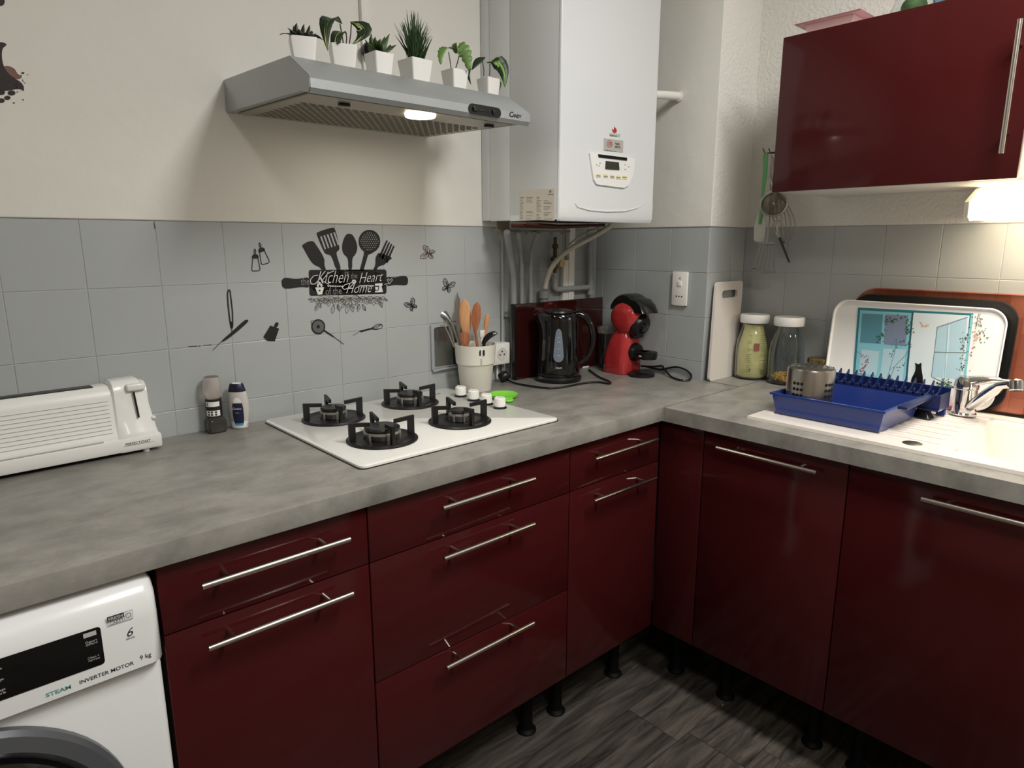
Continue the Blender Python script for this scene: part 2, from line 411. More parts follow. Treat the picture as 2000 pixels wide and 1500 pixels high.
for k, (s, z) in enumerate((('Depart', .783), ('differe', .779), ('Clean +', .757), ('verrou', .753))):
    text(None, s, .005, (-1.446, yy-.0001, z), X, Z, pw, parent=disp, width=.015)
for k, (s, z) in enumerate((('Duree', .788), ('Rincage', .7715), ('Essorage', .756), ('plus', .751))):
    text(None, s, .0055, (-1.563, yy-.0001, z), X, Z, pw, parent=disp, width=.018)
mb = MB(); mb.box((-1.4475, yy-.0002, .7925), (-1.431, yy-.0006, .7995)); obj('badge', mb, pw, disp, world=True)
mb = MB(); mb.box((-1.415, yy+.0004, .806), (-1.393, yy-.0003, .8135)); mb.mi = 1
for a, b, c, d in ((-1.415, -1.3815, .799, .7994), (-1.3815, -1.3811, .799, .8135), (-1.415, -1.3815, .8131, .8135), (-1.415, -1.4146, .799, .8135), (-1.393, -1.3926, .799, .8135)):
    mb.box((a, yy+.0002, c), (b, yy-.0003, d))
mb.tube([(-1.387+.0038*cos(q/10*2*pi), yy, .8062+.0035*sin(q/10*2*pi)) for q in range(10)], .0004, 5, closed=True)
bd = obj('badge', mb, [pd, pd], fascia, world=True)
text(None, 'FRESH', .0072, (-1.4135, yy-.0004, .8072), X, Z, pw, parent=bd, width=.019, bold=.02)
text(None, 'CARE+', .0062, (-1.4125, yy-.0002, .8003), X, Z, pd, parent=bd, width=.018)
# door
dc = Vector((-1.636, WYF+.010, .478))
mb = MB().lathe([(.228, 0), (.228, .010), (.222, .018), (.202, .023), (.192, .018), (.186, .008)], dc, 64, (0,-1,0))
door = obj('door', mb, M('dark_chrome_ring', (92, 94, 98), .3, metal=.35), t, world=True)
mb = MB().lathe([(.193, .012), (.189, .028), (.165, .044), (.11, .052), (.05, .056), (.0, .057)], dc, 64, (0,-1,0))
obj('door_glass', mb, M('smoked_door_glass', (8, 8, 9), .04, coat=1), door, world=True)
mb = MB(); mb.box((-1.70, dc.y-.0245, .625), (-1.585, dc.y-.032, .655), .004); obj('door_handle', mb, black_plastic, door, world=True)

# ------------------------------------------------------------------ gas hob
hob = thing('gas_hob', 'white glass gas hob with four black burners, set in the worktop', 'hob', (-.624, -.28, .9))
ctr = Vector((-.624, -.281, 0)); mb = MB()
rings = []
for ins, z in ((.002, .9005), (0, .902), (0, .9065), (.002, .908)):
    rings.append([(ctr.x+a, ctr.y+b, z) for a, b in rrect(.59-2*ins, .508-2*ins, .016)])
obj('glass_panel', MB().loft(rings), M('white_hob_glass', (238, 238, 232), .16, coat=.1), hob, world=True)
mb = MB(); mb.prism([(-.624+a, -.281+b, .9003) for a, b in rrect(.594, .512, .016)], (0, 0, .0012)); obj('seal', mb, black_plastic, hob, world=True)
brass = M('burner_aluminium', (190, 188, 184), .4, metal=1)
def burner(x, y, R, rb, rot=-12):
    b = obj('burner', MB().lathe([(R, .908), (R, .911), (R-.004, .914), (R-.012, .9135), (R-.016, .9115), (R-.028, .9105), (R-.032, .9125), (.04, .9125), (.03, .9105), (0, .9105)], (x, y, 0), 48), black_iron, hob, world=True)
    mb = MB().lathe([(rb*.8, .912), (rb*.86, .924), (rb, .926), (rb, .932), (rb*.9, .934)], (x, y, 0), 32)
    for k in range(6):
        a = k*pi/3+.3; c, s = cos(a), sin(a)
        mb.cyl((x+rb*.97*c, y+rb*.97*s, .913), (x+rb*.97*c, y+rb*.97*s, .931), .0035, 8)
    obj('flame_ring', mb, brass, b, world=True)
    obj('burner_cap', MB().lathe([(rb*.92, .934), (rb*.98, .936), (rb*.98, .939), (rb*.9, .9415), (0, .9422)], (x, y, 0), 32), M('black_burner_cap', (28, 28, 28), .35), b, world=True)
    for k in range(4):
        a = radians(rot+90*k); d = Vector((cos(a), sin(a), 0)); n = Vector((-sin(a), cos(a), 0)); o = Vector((x, y, 0)); w = .0035
        mb = MB()
        prof = [(R-.004, .9125), (R-.004, .958), (.030, .953), (.030, .944), (R-.020, .947), (R-.020, .9125)]
        mb.prism([o + d*r + Z*z - n*w for r, z in prof], n*2*w)
        obj('pan_support', mb, black_iron, b, world=True)
    mb = MB().cyl((x+.036, y+.03, .911), (x+.036, y+.03, .932), .003, 8); obj('igniter', mb, white_plastic, b, world=True)
burner(-.777, -.140, .082, .034); burner(-.531, -.130, .082, .037); burner(-.782, -.392, .084, .043); burner(-.547, -.386, .082, .027)
knob_m = M('white_knob', (245, 244, 240), .25)
for x, y in ((-.366, -.155), (-.370, -.222), (-.374, -.286), (-.374, -.345)):
    k = obj('knob', MB().lathe([(.0155, .9135), (.0155, .915), (.0165, .92), (.0160, .936), (.0135, .938), (0, .938)], (x, y, 0), 28).box((x-.0025, y-.0155, .9375), (x+.0025, y+.0155, .9395)), knob_m, hob, world=True)
    obj('knob_base', MB().lathe([(.020, .908), (.020, .9095), (.0165, .911), (.0165, .9135)], (x, y, 0), 28), black_plastic, k, world=True)
mb = MB(); a = pt(848, 770, z=.9082); mb.box((a.x, a.y-.002, .908), (a.x+.022, a.y+.001, .9083)); obj('logo', mb, print_dark, hob, world=True)

# ------------------------------------------------------------------ range hood
hood = thing('range_hood', 'silver-grey wall range hood with its lamp lit, above the hob', 'range hood', (-.6515, 0, 1.67))
HX_0, HX_1 = -.942, -.361
hood_m = M('silver_hood_paint', (172, 176, 178), .34, metal=.45, noise=(6, .06), bump=(60, .0002))
prof = [(0, 1.668), (0, 1.742), (-.362, 1.727), (-.440, 1.679), (-.446, 1.672), (-.446, 1.655), (-.438, 1.646), (-.425, 1.650), (-.41, 1.656), (-.02, 1.668)]
mb = MB(); mb.prism([(HX_0, a-.005, b) for a, b in prof], (HX_1-HX_0, 0, 0))
es = [e for e in mb.bm.edges if abs(e.verts[0].co.x-e.verts[1].co.x) < 1e-4]
bmesh.ops.bevel(mb.bm, geom=es, offset=.0015, segments=2, affect='EDGES')
shell = obj('housing', mb, hood_m, hood, world=True, ang=25)
def hz(y): return 1.668 + (1.656-1.668)*(-y-.02)/.39     # underside height
mb = MB(); y0, y1 = -.395, -.03
filt_m = M('aluminium_filter', (164, 158, 144), .4, metal=.6)
mb.prism([(HX_0+.02, y0-.01, hz(y0)-.001), (HX_1-.02, y0-.01, hz(y0)-.001), (HX_1-.02, y1, hz(y1)-.001), (HX_0+.02, y1, hz(y1)-.001)], (0, 0, -.003))
filt = obj('filter_panel', mb, filt_m, hood, world=True)
mb = MB()
for j in range(19):
    y = -.055 - j*.0135
    for i in range(24):
        x = HX_0+.05+i*.0205+(.010 if j % 2 else 0)
        if x+.014 < HX_1-.035: mb.box((x, y-.0028, hz(y)-.0039), (x+.014, y+.0028, hz(y)-.0046))
obj('filter_slots', mb, M('filter_slot_shadow', (104, 99, 88), .6), filt, world=True, kind='stuff')
for a in (pt(672, 203.5, z=1.652), pt(955, 245, z=1.652)):
    mb = MB().box((a.x-.012, a.y-.006, 1.6475), (a.x+.012, a.y+.006, 1.6535), .001); obj('filter_catch', mb, black_plastic, filt, world=True)
lc = pt(821, 226, z=1.650)
mb = MB().lathe([(.034, 0), (.036, .003), (.036, .010)], (lc.x, lc.y, 1.6465), 32)
obj('lamp', mb, M('lit_hood_lamp', (255, 240, 215), .3, emit=7), hood, world=True)
# front control strip
fn = Vector((0, -1, 0)); fy = -.4515
mb = MB(); mb.prism([(-.508+a, fy+.0005, 1.664+b) for a, b in rrect(.098, .023, .0112, 8)], (0, -.002, 0))
sw = obj('control_strip', mb, black_plastic, hood, world=True)
mb = MB().box((-.538, fy-.0015, 1.6615), (-.495, fy-.0028, 1.6665), .001); mb.box((-.545, fy-.0015, 1.659), (-.532, fy-.0055, 1.669), .001); mb.box((-.487, fy-.0015, 1.659), (-.478, fy-.0055, 1.669), .001)
obj('slider', mb, M('soft_black', (35, 35, 36), .3), sw, world=True)
text(None, 'C', .017, (-.431, fy, 1.6605), X, Z, decal_black, parent=shell, shear=.25, bold=.02)
text(None, 'ANDY', .0115, (-.4215, fy, 1.6605), X, Z, decal_black, parent=shell, shear=.25, width=.031, bold=.02)

# ------------------------------------------------------------------ plants on the hood
pot_m = M('white_ceramic_pot', (238, 237, 233), .3); soil = M('dark_soil', (40, 34, 26), .9)
def leaf(mb, path, widths, side, fold=.25):
    """leaf strip along path, side = sideways direction"""
    path = [Vector(p) for p in path]; side = Vector(side).normalized(); L = []
    for i, (p, w) in enumerate(zip(path, widths)):
        t = (path[min(i+1, len(path)-1)] - path[max(i-1, 0)]).normalized(); sd = (side - t*side.dot(t)).normalized(); n = t.cross(sd)
        L.append((p - sd*w + n*w*fold, p.copy(), p + sd*w + n*w*fold))
    th = .0005
    V = [[mb.v(q) for q in row] for row in L]
    for A, B in zip(V, V[1:]):
        for i in (0, 1): mb.face([A[i], A[i+1], B[i+1], B[i]])
    return mb
def solid(o, th=.0007):
    m = o.modifiers.new('thickness', 'SOLIDIFY'); m.thickness = th; m.offset = 0; return o
def arc(a, b, c, n=8):
    a, b, c = Vector(a), Vector(b), Vector(c); o = []
    for i in range(n+1):
        s = i/n; o.append(a*(1-s)**2 + b*2*s*(1-s) + c*s*s)
    return o
def hood_z(y): return 1.742 - (1.742-1.727)*(-y)/.362
PY = -.27
def pot(label, u, s, rz, h=.060, tops=.5, shape='frustum'):
    p = pt(u, 130, y=PY); t = thing('potted_plant', label, 'potted plant', (p.x, PY, hood_z(PY)+.0012), rz, 'small potted plants on the range hood')
    mb = MB(); st = s/2; sb = s*.37; rings = []
    for hw, z in ((sb, 0), (sb*1.02, .002), (st, h), (st*.93, h), (st*.88, h-.008)):
        rings.append([(a, b, z) for a, b in rrect(2*hw, 2*hw, .004, 3)])
    obj('pot', mb.loft(rings), pot_m, t)
    mb = MB(); mb.prism([(a, b, h-.009) for a, b in rrect(1.72*st, 1.72*st, .003, 3)], (0, 0, .001)); obj('soil', mb, soil, t)
    return t, Vector((p.x, PY, hood_z(PY)+h))
def stripe_leaf(name, base, stripe, scale, bands):
    m = M(name, base, .42)
    def fn(nt, b):
        tc = nt.nodes.new('ShaderNodeTexCoord'); mp = nt.nodes.new('ShaderNodeMapping'); mp.inputs['Scale'].default_value = scale
        nt.links.new(tc.outputs['Object'], mp.inputs[0])
        w = nt.nodes.new('ShaderNodeTexWave' if bands else 'ShaderNodeTexNoise'); w.inputs['Scale'].default_value = 1 if bands else 60
        if bands: w.inputs['Distortion'].default_value = 1.5; w.inputs['Detail'].default_value = 2
        nt.links.new(mp.outputs[0], w.inputs['Vector'])
        cr = nt.nodes.new('ShaderNodeValToRGB'); cr.color_ramp.elements[0].position = .45; cr.color_ramp.elements[1].position = .6
        cr.color_ramp.elements[0].color = (*lin(base), 1); cr.color_ramp.elements[1].color = (*lin(stripe), 1)
        nt.links.new(w.outputs[0 if not bands else 1], cr.inputs[0]); nt.links.new(cr.outputs[0], b.inputs['Base Color'])
    return link_node(m, fn)
dark_leaf = M('dark_green_leaf', (30, 42, 30), .4, noise=(30, .3)); mid_leaf = M('mid_green_leaf', (58, 80, 42), .42, noise=(40, .3))
grass_leaf = M('deep_green_blade', (40, 66, 30), .4, noise=(25, .35)); variegated = M('yellow_stripe_leaf', (168, 178, 108), .4)
fern_leaf = M('fresh_green_leaf', (96, 128, 66), .45, noise=(30, .35)); dark_var = M('dark_variegated_leaf', (38, 54, 34), .4)
lime_vein = M('lime_vein', (130, 175, 80), .4); stem_m = M('brown_stem', (58, 50, 38), .5)
def to_local(t, P):   # world point to thing's local frame
    return Matrix.Rotation(-t.rotation_euler.z, 3, 'Z') @ (Vector(P) - t.location)
def px_leaf(t, pts, widths, mat, dy=None, side=None, fold=.25, name='leaf', over=None, n=8):
    """leaf through photograph points (u, v) with depths y"""
    W3 = [pt(u, v, y=PY+(dy[i] if dy else 0)) for i, (u, v) in enumerate(pts)]
    if len(W3) == 3: P3 = arc(W3[0], W3[1]*2-(W3[0]+W3[2])/2, W3[2], n)
    else: P3 = W3
    ws = []
    for i in range(len(P3)):
        s = i/(len(P3)-1)*(len(widths)-1); k = min(int(s), len(widths)-2); ws.append(widths[k]+(widths[k+1]-widths[k])*(s-k))
    R = Matrix.Rotation(-t.rotation_euler.z, 3, 'Z'); sd = R @ Vector(side if side else RT)
    L3 = [to_local(t, p) for p in P3]
    l = solid(obj(name, leaf(MB(), L3, ws, sd, fold), mat, t, ang=60))
    if over:
        for f in over[1]:
            sdw = sd.normalized(); q = []
            for p, w in zip(L3, ws): q.append(p + sdw*w*f + (R @ Vector((0,-1,.25))).normalized()*.0012)
            o2 = solid(obj('leaf_stripe', leaf(MB(), q, [w*over[2] for w in ws], sd, 0), over[0], l, ang=60), .0004)
    return l
# 1 dark star succulent
t, top = pot('white square pot with dark flat star succulent, leftmost on the range hood', 594, .056, radians(-22), .058)
for pts, w, dy in (([(588,80),(577,68),(562,55)],.004,(0,.0,0)),([(586,80),(578,60),(580,45)],.0055,(0,0,0)),([(592,80),(591,62),(594,47)],.0045,(0,.01,.01)),([(596,80),(601,64),(605,49)],.0045,(0,0,0)),
    ([(598,80),(606,68),(609,60)],.006,(0,-.01,-.01)),([(586,80),(576,72),(573,50)],.004,(0,.01,.01)),([(575,72),(560,66),(546,68)],.0035,(-.01,-.02,-.02)),([(600,76),(610,70),(617,65)],.0035,(0,0,.01)),
    ([(600,75),(615,70),(630,78)],.0035,(0,-.01,-.02)),([(584,80),(572,66),(568,60)],.006,(0,-.015,-.02)),([(592,80),(585,66),(584,57)],.007,(-.01,-.02,-.02)),([(597,80),(600,68),(600,60)],.007,(-.01,-.02,-.02))):
    px_leaf(t, pts, (w*.6, w*1.1, w*.9, .0004), dark_leaf, dy)
# 2 striped drooping leaves
t, top = pot('white square pot with drooping yellow-striped leaves, second from left on the hood', 671, .058, radians(-22), .060)
for pts in ([(671,88),(668,68),(664,47)],[(682,88),(685,66),(686,46)],[(676,88),(677,74),(676,66)]):
    P3 = [to_local(t, pt(u, v, y=PY)) for u, v in pts]; obj('stem', MB().tube(P3, .0013, 6), stem_m, t)
px_leaf(t, [(668,47),(640,42),(640,99)], (.001, .013, .019, .015, .009, .0005), dark_var, (0, -.02, -.03), fold=.3, over=(variegated, (-.5, .3), .26))
px_leaf(t, [(684,43),(712,62),(688,87)], (.001, .010, .018, .018, .009, .0005), dark_var, (0, -.02, -.02), fold=.3, over=(variegated, (-.5, .3), .26))
px_leaf(t, [(677,66),(662,66),(656,86)], (.001, .010, .014, .013, .011), dark_var, (0, -.01, -.02), fold=.3, over=(variegated, (-.4, .3), .22))
# 3 green succulent
t, top = pot('white square pot with spiky green succulent, third from left on the hood', 741, .052, radians(2), .060)
for pts, w, dy in (([(735,100),(722,90),(713,77)],.004,(0,-.01,-.01)),([(737,100),(726,84),(726,66)],.0055,(0,0,0)),([(740,100),(733,84),(733,72)],.005,(0,-.015,-.02)),([(744,102),(741,86),(743,76)],.006,(0,-.02,-.02)),
    ([(748,102),(752,84),(761,66)],.005,(0,0,0)),([(752,103),(760,96),(774,88)],.0045,(0,0,-.01)),([(750,102),(760,92),(763,88)],.004,(0,.01,.01)),([(746,102),(748,84),(752,71)],.005,(0,.0,.01)),([(738,101),(728,92),(721,74)],.0035,(0,.01,.01))):
    px_leaf(t, pts, (w*.8, w*1.2, w*.9, .0004), mid_leaf, dy)
# 4 grass
t, top = pot('larger white pot with tall spiky grass tuft, tallest plant on the hood', 811, .063, radians(3), .062)
random.seed(5); mb = MB()
for k in range(110):
    a = random.uniform(0, 2*pi); lean = random.uniform(.02, 1)**.8; L = random.uniform(.085, .130)*(1-.22*lean)
    b0 = Vector((random.uniform(-.012, .012), random.uniform(-.012, .012), .052)); d = Vector((cos(a), sin(a), 0))
    tipz = L*cos(lean*.60); out = L*sin(lean*.60)
    P3 = arc(b0, b0 + Z*tipz*.55 + d*out*.42, b0 + Z*tipz + d*out, 4)
    leaf(mb, P3, (.0022, .0026, .0021, .0012, .0001), Vector((-sin(a), cos(a), .0)) if k % 2 else Vector((cos(radians(-42)), sin(radians(-42)), 0)), .3)
solid(obj('grass_blades', mb, grass_leaf, t, kind='stuff'), .0004)
# 5 lobed leaves
t, top = pot('white square pot with two drooping lobed leaves, second from right on the hood', 888, .052, radians(3), .058)
for pts in ([(881,135),(879,118),(876,102)],[(889,136),(893,124),(897,108)]):
    obj('stem', MB().tube([to_local(t, pt(u, v, y=PY)) for u, v in pts], .0013, 6), stem_m, t)
def lobed(t, pts, wmax, mat, dy, nl=7):
    W3 = [pt(u, v, y=PY+dy[i]) for i, (u, v) in enumerate(pts)]; P3 = arc(W3[0], W3[1]*2-(W3[0]+W3[2])/2, W3[2], nl*4)
    ws = []
    for i in range(len(P3)):
        s = i/(len(P3)-1); ws.append(wmax*sin(pi*min(1, .08+s*.92))**.6*(.72+.28*abs(sin(pi*nl*s)))+.0006)
    return solid(obj('leaf', leaf(MB(), [to_local(t, p) for p in P3], ws, RT, .35), mat, t, ang=60))
lobed(t, [(886,97),(865,98),(861,126)], .0095, fern_leaf, (0, -.01, -.02))
lobed(t, [(884,97),(905,100),(916,138)], .018, fern_leaf, (0, -.02, -.035))
# 6 variegated
t, top = pot('white square pot with dark variegated leaves, rightmost on the hood', 954, .048, radians(3), .055)
for pts in ([(945,148),(945,135),(942,118)],[(956,148),(957,136),(957,125)]):
    obj('stem', MB().tube([to_local(t, pt(u, v, y=PY)) for u, v in pts], .0013, 6), stem_m, t)
px_leaf(t, [(948,112),(935,120),(922,136)], (.001, .008, .011, .008, .001), dark_var, (0, 0, 0))
px_leaf(t, [(921,134),(915,145),(920,165)], (.001, .004, .004, .0005), dark_var, (0, -.01, -.01))
px_leaf(t, [(950,122),(978,128),(986,170)], (.001, .014, .020, .017, .011, .0006), dark_var, (0, -.02, -.04), over=(lime_vein, (-.55, -.05, .45), .2))
px_leaf(t, [(978,160),(977,168),(974,180)], (.002, .003, .0005), dark_var, (.02, .02, .02))

# white cable trunking above the hood + black plug
t = thing('cable_trunking', 'white cable trunking running up the wall above the range hood', 'trunking', (-.557, 0, 1.75))
obj('cover', MB().box((-.570, -.0045, 1.916), (-.545, -.018, CZ-.002), .001), white_plastic, t, world=True)
obj('cover', MB().box((-.568, -.0045, 1.80), (-.547, -.014, 1.914), .001), white_plastic, t, world=True)
mb = MB().lathe([(.016, 0), (.018, .006), (.018, .022), (.012, .03)], (-.560, -.0145, 1.868), 18, (0, -1, 0)); mb.tube(arc((-.56,-.035,1.868),(-.55,-.06,1.86),(-.553,-.02,1.79)), .003, 8); mb.box((-.572,-.02,1.85),(-.550,-.036,1.885),.004)
o = obj('power_plug', mb, black_plastic); tag(o, 'black plug behind the potted plants, on the white trunking', 'plug')
# ------------------------------------------------------------------ boiler
bo = thing('wall_boiler', 'tall white wall-hung gas boiler in the corner, right of the range hood', 'boiler', (.066, -.17, 1.42))
BX0, BX1, BYF, BZ0, BZ1 = -.155, .285, -.354, 1.428, 2.18
boil_m = M('white_boiler_enamel', (226, 229, 230), .35, coat=.15)
obj('side_casing', MB().box((BX0+.002, -.006, BZ0+.004), (BX1-.004, -.048, BZ1), .002), M('mounting_frame_grey', (216, 220, 222), .35), bo, world=True)
mb = MB().box((BX0+.001, -.049, BZ0+.002), (BX1-.002, -.144, BZ1), .0015)
obj('side_casing', mb, boil_m, bo, world=True)
mb = MB().box((BX0, -.1445, BZ0+.016), (BX1-.001, BYF+.009, BZ1), .0015); obj('side_casing', mb, boil_m, bo, world=True)
mb = MB().box((BX0, -.1446, BZ0), (BX0+.003, BYF+.009, BZ0+.0165)); mb.box((BX1-.004, -.1446, BZ0), (BX1-.001, BYF+.009, BZ0+.0165)); obj('side_skirt', mb, boil_m, bo, world=True)
# front cover: edges rounded, bottom curved inwards
rings = []
for z, dy, ins in ((BZ0-.004, .006, .003), (BZ0, .003, .001), (BZ0+.012, 0, 0), (BZ0+.05, -.0012, 0), (BZ0+.068, 0, 0), (BZ1, 0, 0)):
    x0, x1 = BX0+ins, BX1-ins; y = BYF+dy; r = .006
    ring = [(x0, BYF+.0085, z)] + [(x0+r-r*cos(a), y+r-r*sin(a), z) for a in (0, pi/8, pi/4, 3*pi/8, pi/2)] + \
           [(x1-r+r*sin(a), y+r-r*cos(a), z) for a in (0, pi/8, pi/4, 3*pi/8, pi/2)] + [(x1, BYF+.0085, z)]
    rings.append(ring)
cover = obj('front_cover', MB().loft(rings), boil_m, bo, world=True, ang=50)
# curved crease along the bottom of the cover
mb = MB(); P3 = [pt(u, v, y=BYF-.0018) for u, v in ((1122,396),(1128,404),(1150,410),(1185,413),(1220,412),(1245,406),(1258,398))]; mb.tube(P3, [.0004,.002,.0026,.0028,.0026,.002,.0004], 8)
obj('crease', mb, boil_m, cover, world=True)
def bp(u, v, d=0): return pt(u, v, y=BYF-d)
def poly(mb, pts, fn, d, ext):
    mb.prism([fn(u, v, d) for u, v in pts], Vector((0, ext, 0)))
mb = MB(); poly(mb, [(1152,299),(1195,304),(1240,310),(1239,330),(1236,345),(1228,362),(1219,367),(1195,364),(1166,360),(1160,350),(1156,325)], bp, .006, .006)
pan = obj('control_panel', mb, M('bright_white_plastic', (246, 246, 244), .25, coat=.3), cover, world=True)
mb = MB(); poly(mb, [(1169,301),(1225,308),(1225,313.5),(1170,307)], bp, .0085, .003); obj('grip', mb, black_plastic, pan, world=True)
mb = MB(); poly(mb, [(1184,314.5),(1209,317),(1210,332),(1183,330)], bp, .0085, .003); obj('display', mb, M('lcd_green_grey', (62, 64, 54), .2), pan, world=True)
yellow = M('pale_yellow_button', (232, 224, 180), .5); mb = MB()
for u, v in ((1169,343),(1183,344),(1196,345),(1208,346.5),(1220,347)): mb.box(bp(u-4.6, v+3, .006), bp(u+4.6, v-3, .0075))
obj('buttons', mb, yellow, pan, world=True); mb = MB()
for u, v in ((1169,343.5),(1183,344.5),(1196,345.5),(1208,347),(1220,346.5)): mb.box(bp(u-4, v+.6, .0075), bp(u+4, v-.6, .0079))
for u, v in ((1165,322),(1170,324),(1172,319),(1221,322),(1221,331),(1228,326)): mb.box(bp(u-1.2, v+.8, .006), bp(u+1.2, v-.8, .0064))
obj('marks', mb, M('grey_print', (130, 132, 128), .6), pan, world=True)
flame = M('red_flame_print', (186, 58, 62), .5); mb = MB()
for pts in ([(1200,247),(1204,252),(1205,257),(1202,260),(1199,260),(1196,256),(1196,251),(1199,254)],): poly(mb, pts, bp, .0008, .0006)
emb = obj('flame_emblem', mb, flame, cover, world=True)
mb = MB(); poly(mb, [(1190,260),(1212,262),(1211,268),(1191,266)], bp, .0007, .0006); pl = obj('name_plate', mb, M('pale_green_print', (180, 196, 186), .5), cover, world=True)
q = bp(1191.5, 265.5, .0008); text(None, 'Saunier Duval', .0075, q, X, Z, pd, parent=pl, width=.031, th=.0006)
mb = MB(); poly(mb, [(1179.5,270),(1217.5,274.5),(1217,298),(1179,294)], bp, .0008, .0007); st = obj('service_label', mb, M('silver_label', (188, 184, 178), .4), cover, world=True, label='silver service sticker with red logo')
c = bp(1190, 281); redp = M('brick_red_print', (170, 84, 66), .5)
mb = MB().tube([(c.x+.0125*cos(k/16*2*pi), BYF-.0009, c.z+.0095*sin(k/16*2*pi)) for k in range(16)], .0009, 5, closed=True); obj('logo', mb, redp, st, world=True)
text(None, 'CTEU', .0125, (c.x-.008, BYF-.0009, c.z-.0045), X, Z, redp, parent=st, width=.020, bold=.03)
q = bp(1200.5, 282.5); text(None, 'TURBO', .008, (q.x, BYF-.0009, q.z), X, Z, decal_black, parent=st, width=.023, bold=.02)
q = bp(1200.5, 288.5); text(None, 'SERVICE', .008, (q.x, BYF-.0009, q.z), X, Z, decal_black, parent=st, width=.026, bold=.02)
q = bp(1182, 294); text(None, 'chauffage - depannage - entretien', .004, (q.x, BYF-.0009, q.z), X, Z, decal_black, parent=st, width=.05)
# rating plate on the left side
sx = BX0-.0004
def sp(u, v): return pt(u, v, x=sx)
mb = MB(); mb.prism([sp(1014,371), sp(1083,368), sp(1083,431), sp(1015,428.5)], (.0004, 0, 0)); rp = obj('rating_plate', mb, M('cream_label', (214, 208, 196), .5), bo, world=True, label='cream rating plate with small print')
mb = MB(); mb.prism([sp(1072.5,373), sp(1074.5,371), sp(1077,371.5), sp(1077,375), sp(1075,377), sp(1073,376)], (-.0004, 0, 0))
mb.prism([sp(1070,379), sp(1081.5,378.5), sp(1081.5,380), sp(1070,380.4)], (-.0004, 0, 0))
random.seed(8)
for v in range(385, 428, 3):
    for (a, b) in ((1016,1024),(1028,1044),(1048,1058),(1062,1079)):
        if random.random() < .75:
            e = a + (b-a)*random.uniform(.45, 1); mb.prism([sp(a, v), sp(e, v), sp(e, v+.9), sp(a, v+.9)], (-.0003, 0, 0))
obj('small_print', mb, M('faded_print', (140, 132, 122), .6), rp, world=True, kind='stuff')
# underside: dark works, copper and mounting rail
copper = M('tarnished_copper', (84, 46, 36), .4, metal=.6); brassd = M('aged_brass', (92, 74, 48), .45, metal=.8)
mb = MB(); mb.box((-.12, -.10, BZ0+.0005), (.25, -.30, BZ0+.0155)); obj('underside', mb, dark_core, bo, world=True)
mb = MB().tube([pt(1000, 440, y=-.2), pt(1080, 443, y=-.2), pt(1150, 441, y=-.2)], .006, 8); mb.tube([pt(1030, 437, y=-.26), pt(1090, 442, y=-.27), pt(1180, 440, y=-.25)], .005, 8)
obj('copper_pipe', mb, copper, bo, world=True)
mb = MB(); a, b = pt(966, 450, y=-.075), pt(1110, 452, y=-.075); zr = (a.z+b.z)/2
mb.box((a.x, -.073, zr-.003), (b.x, -.085, zr+.003)); mb.box((a.x+.01, -.07, zr), (a.x+.065, -.074, BZ0+.003))
for u in (972, 990, 1007, 1028, 1053, 1076, 1098):
    q = pt(u, 453, y=-.079); mb.tube([(q.x+.005*cos(k*pi/4), -.079, zr-.006+.005*sin(k*pi/4)) for k in range(8)], .0012, 5, closed=True)
obj('mounting_rail', mb, M('dull_zinc', (130, 124, 112), .4, metal=.7), bo, world=True)

# pipes
def pipe(label, spec, r, mat=grey_pipe, name='pipe', group=None, extra=None, cat='pipe', smooth=True):
    P3 = [pt(u, v, y=y) for u, v, y in spec]
    Q = []
    for i, p in enumerate(P3):      # subdivide for rounded bends
        if 0 < i < len(P3)-1:
            a = p.lerp(P3[i-1], min(.5, .018/(p-P3[i-1]).length)); c = p.lerp(P3[i+1], min(.5, .018/(p-P3[i+1]).length)); Q += arc(a, p, c, 4)
        else: Q.append(p)
    mb = MB().tube(Q, r, 14)
    if extra: extra(mb)
    o = obj(name, mb, mat); return tag(o, label, cat, group)
G = 'grey painted pipes under the boiler'
def down(u, v, y, z=.902):   # a point straight below on plane y
    p = pt(u, v, y=y); return p
def vpipe(label, spec, r, zend, mat=grey_pipe, extra=None, name='pipe', group=G):
    P3 = [pt(u, v, y=y) for u, v, y in spec]; P3.append(Vector((P3[-1].x, P3[-1].y, zend)))
    Q = []
    for i, p in enumerate(P3):
        if 0 < i < len(P3)-1:
            a = p.lerp(P3[i-1], min(.5, .02/(p-P3[i-1]).length)); c = p.lerp(P3[i+1], min(.5, .02/(p-P3[i+1]).length)); Q += arc(a, p, c, 4)
        else: Q.append(p)
    mb = MB().tube(Q, r, 14)
    if extra: extra(mb)
    o = obj(name, mb, mat); return tag(o, label, 'pipe', group)
def clipx(p, rr):
    return lambda mb: (mb.lathe([(rr+.003, -.005), (rr+.003, .005)], p, 14), mb.box((p.x-.02, -.001, p.z-.003), (p.x-.002, p.y, p.z+.003)))
vpipe('thickest grey pipe bending down from the boiler, leftmost of the row', [(990,453,-.10),(997,500,-.04),(1003,540,-.022)], .0105, .902)
q = pt(992, 616, y=-.012)
vpipe('thin grey pipe clipped to the wall left of the dark glass panel', [(981,470,-.008),(981,560,-.008)], .0045, .902, extra=lambda mb: mb.box((q.x-.012, -.001, q.z-.004), (q.x+.002, -.014, q.z+.004)))
vpipe('grey pipe with a slight bend, second thick one from the left under the boiler', [(1013,453,-.10),(1016,490,-.04),(1019,520,-.02)], .0075, .902)
vpipe('grey pipe swinging in from the right, third thick one under the boiler', [(1051,453,-.10),(1042,475,-.05),(1037,492,-.022)], .0070, .902)
def joints(mb):
    for u, v in ((1153,556),(1153,571)): p = pt(u, v, y=-.022); mb.lathe([(.0125, -.008), (.0125, .008)], p, 14)
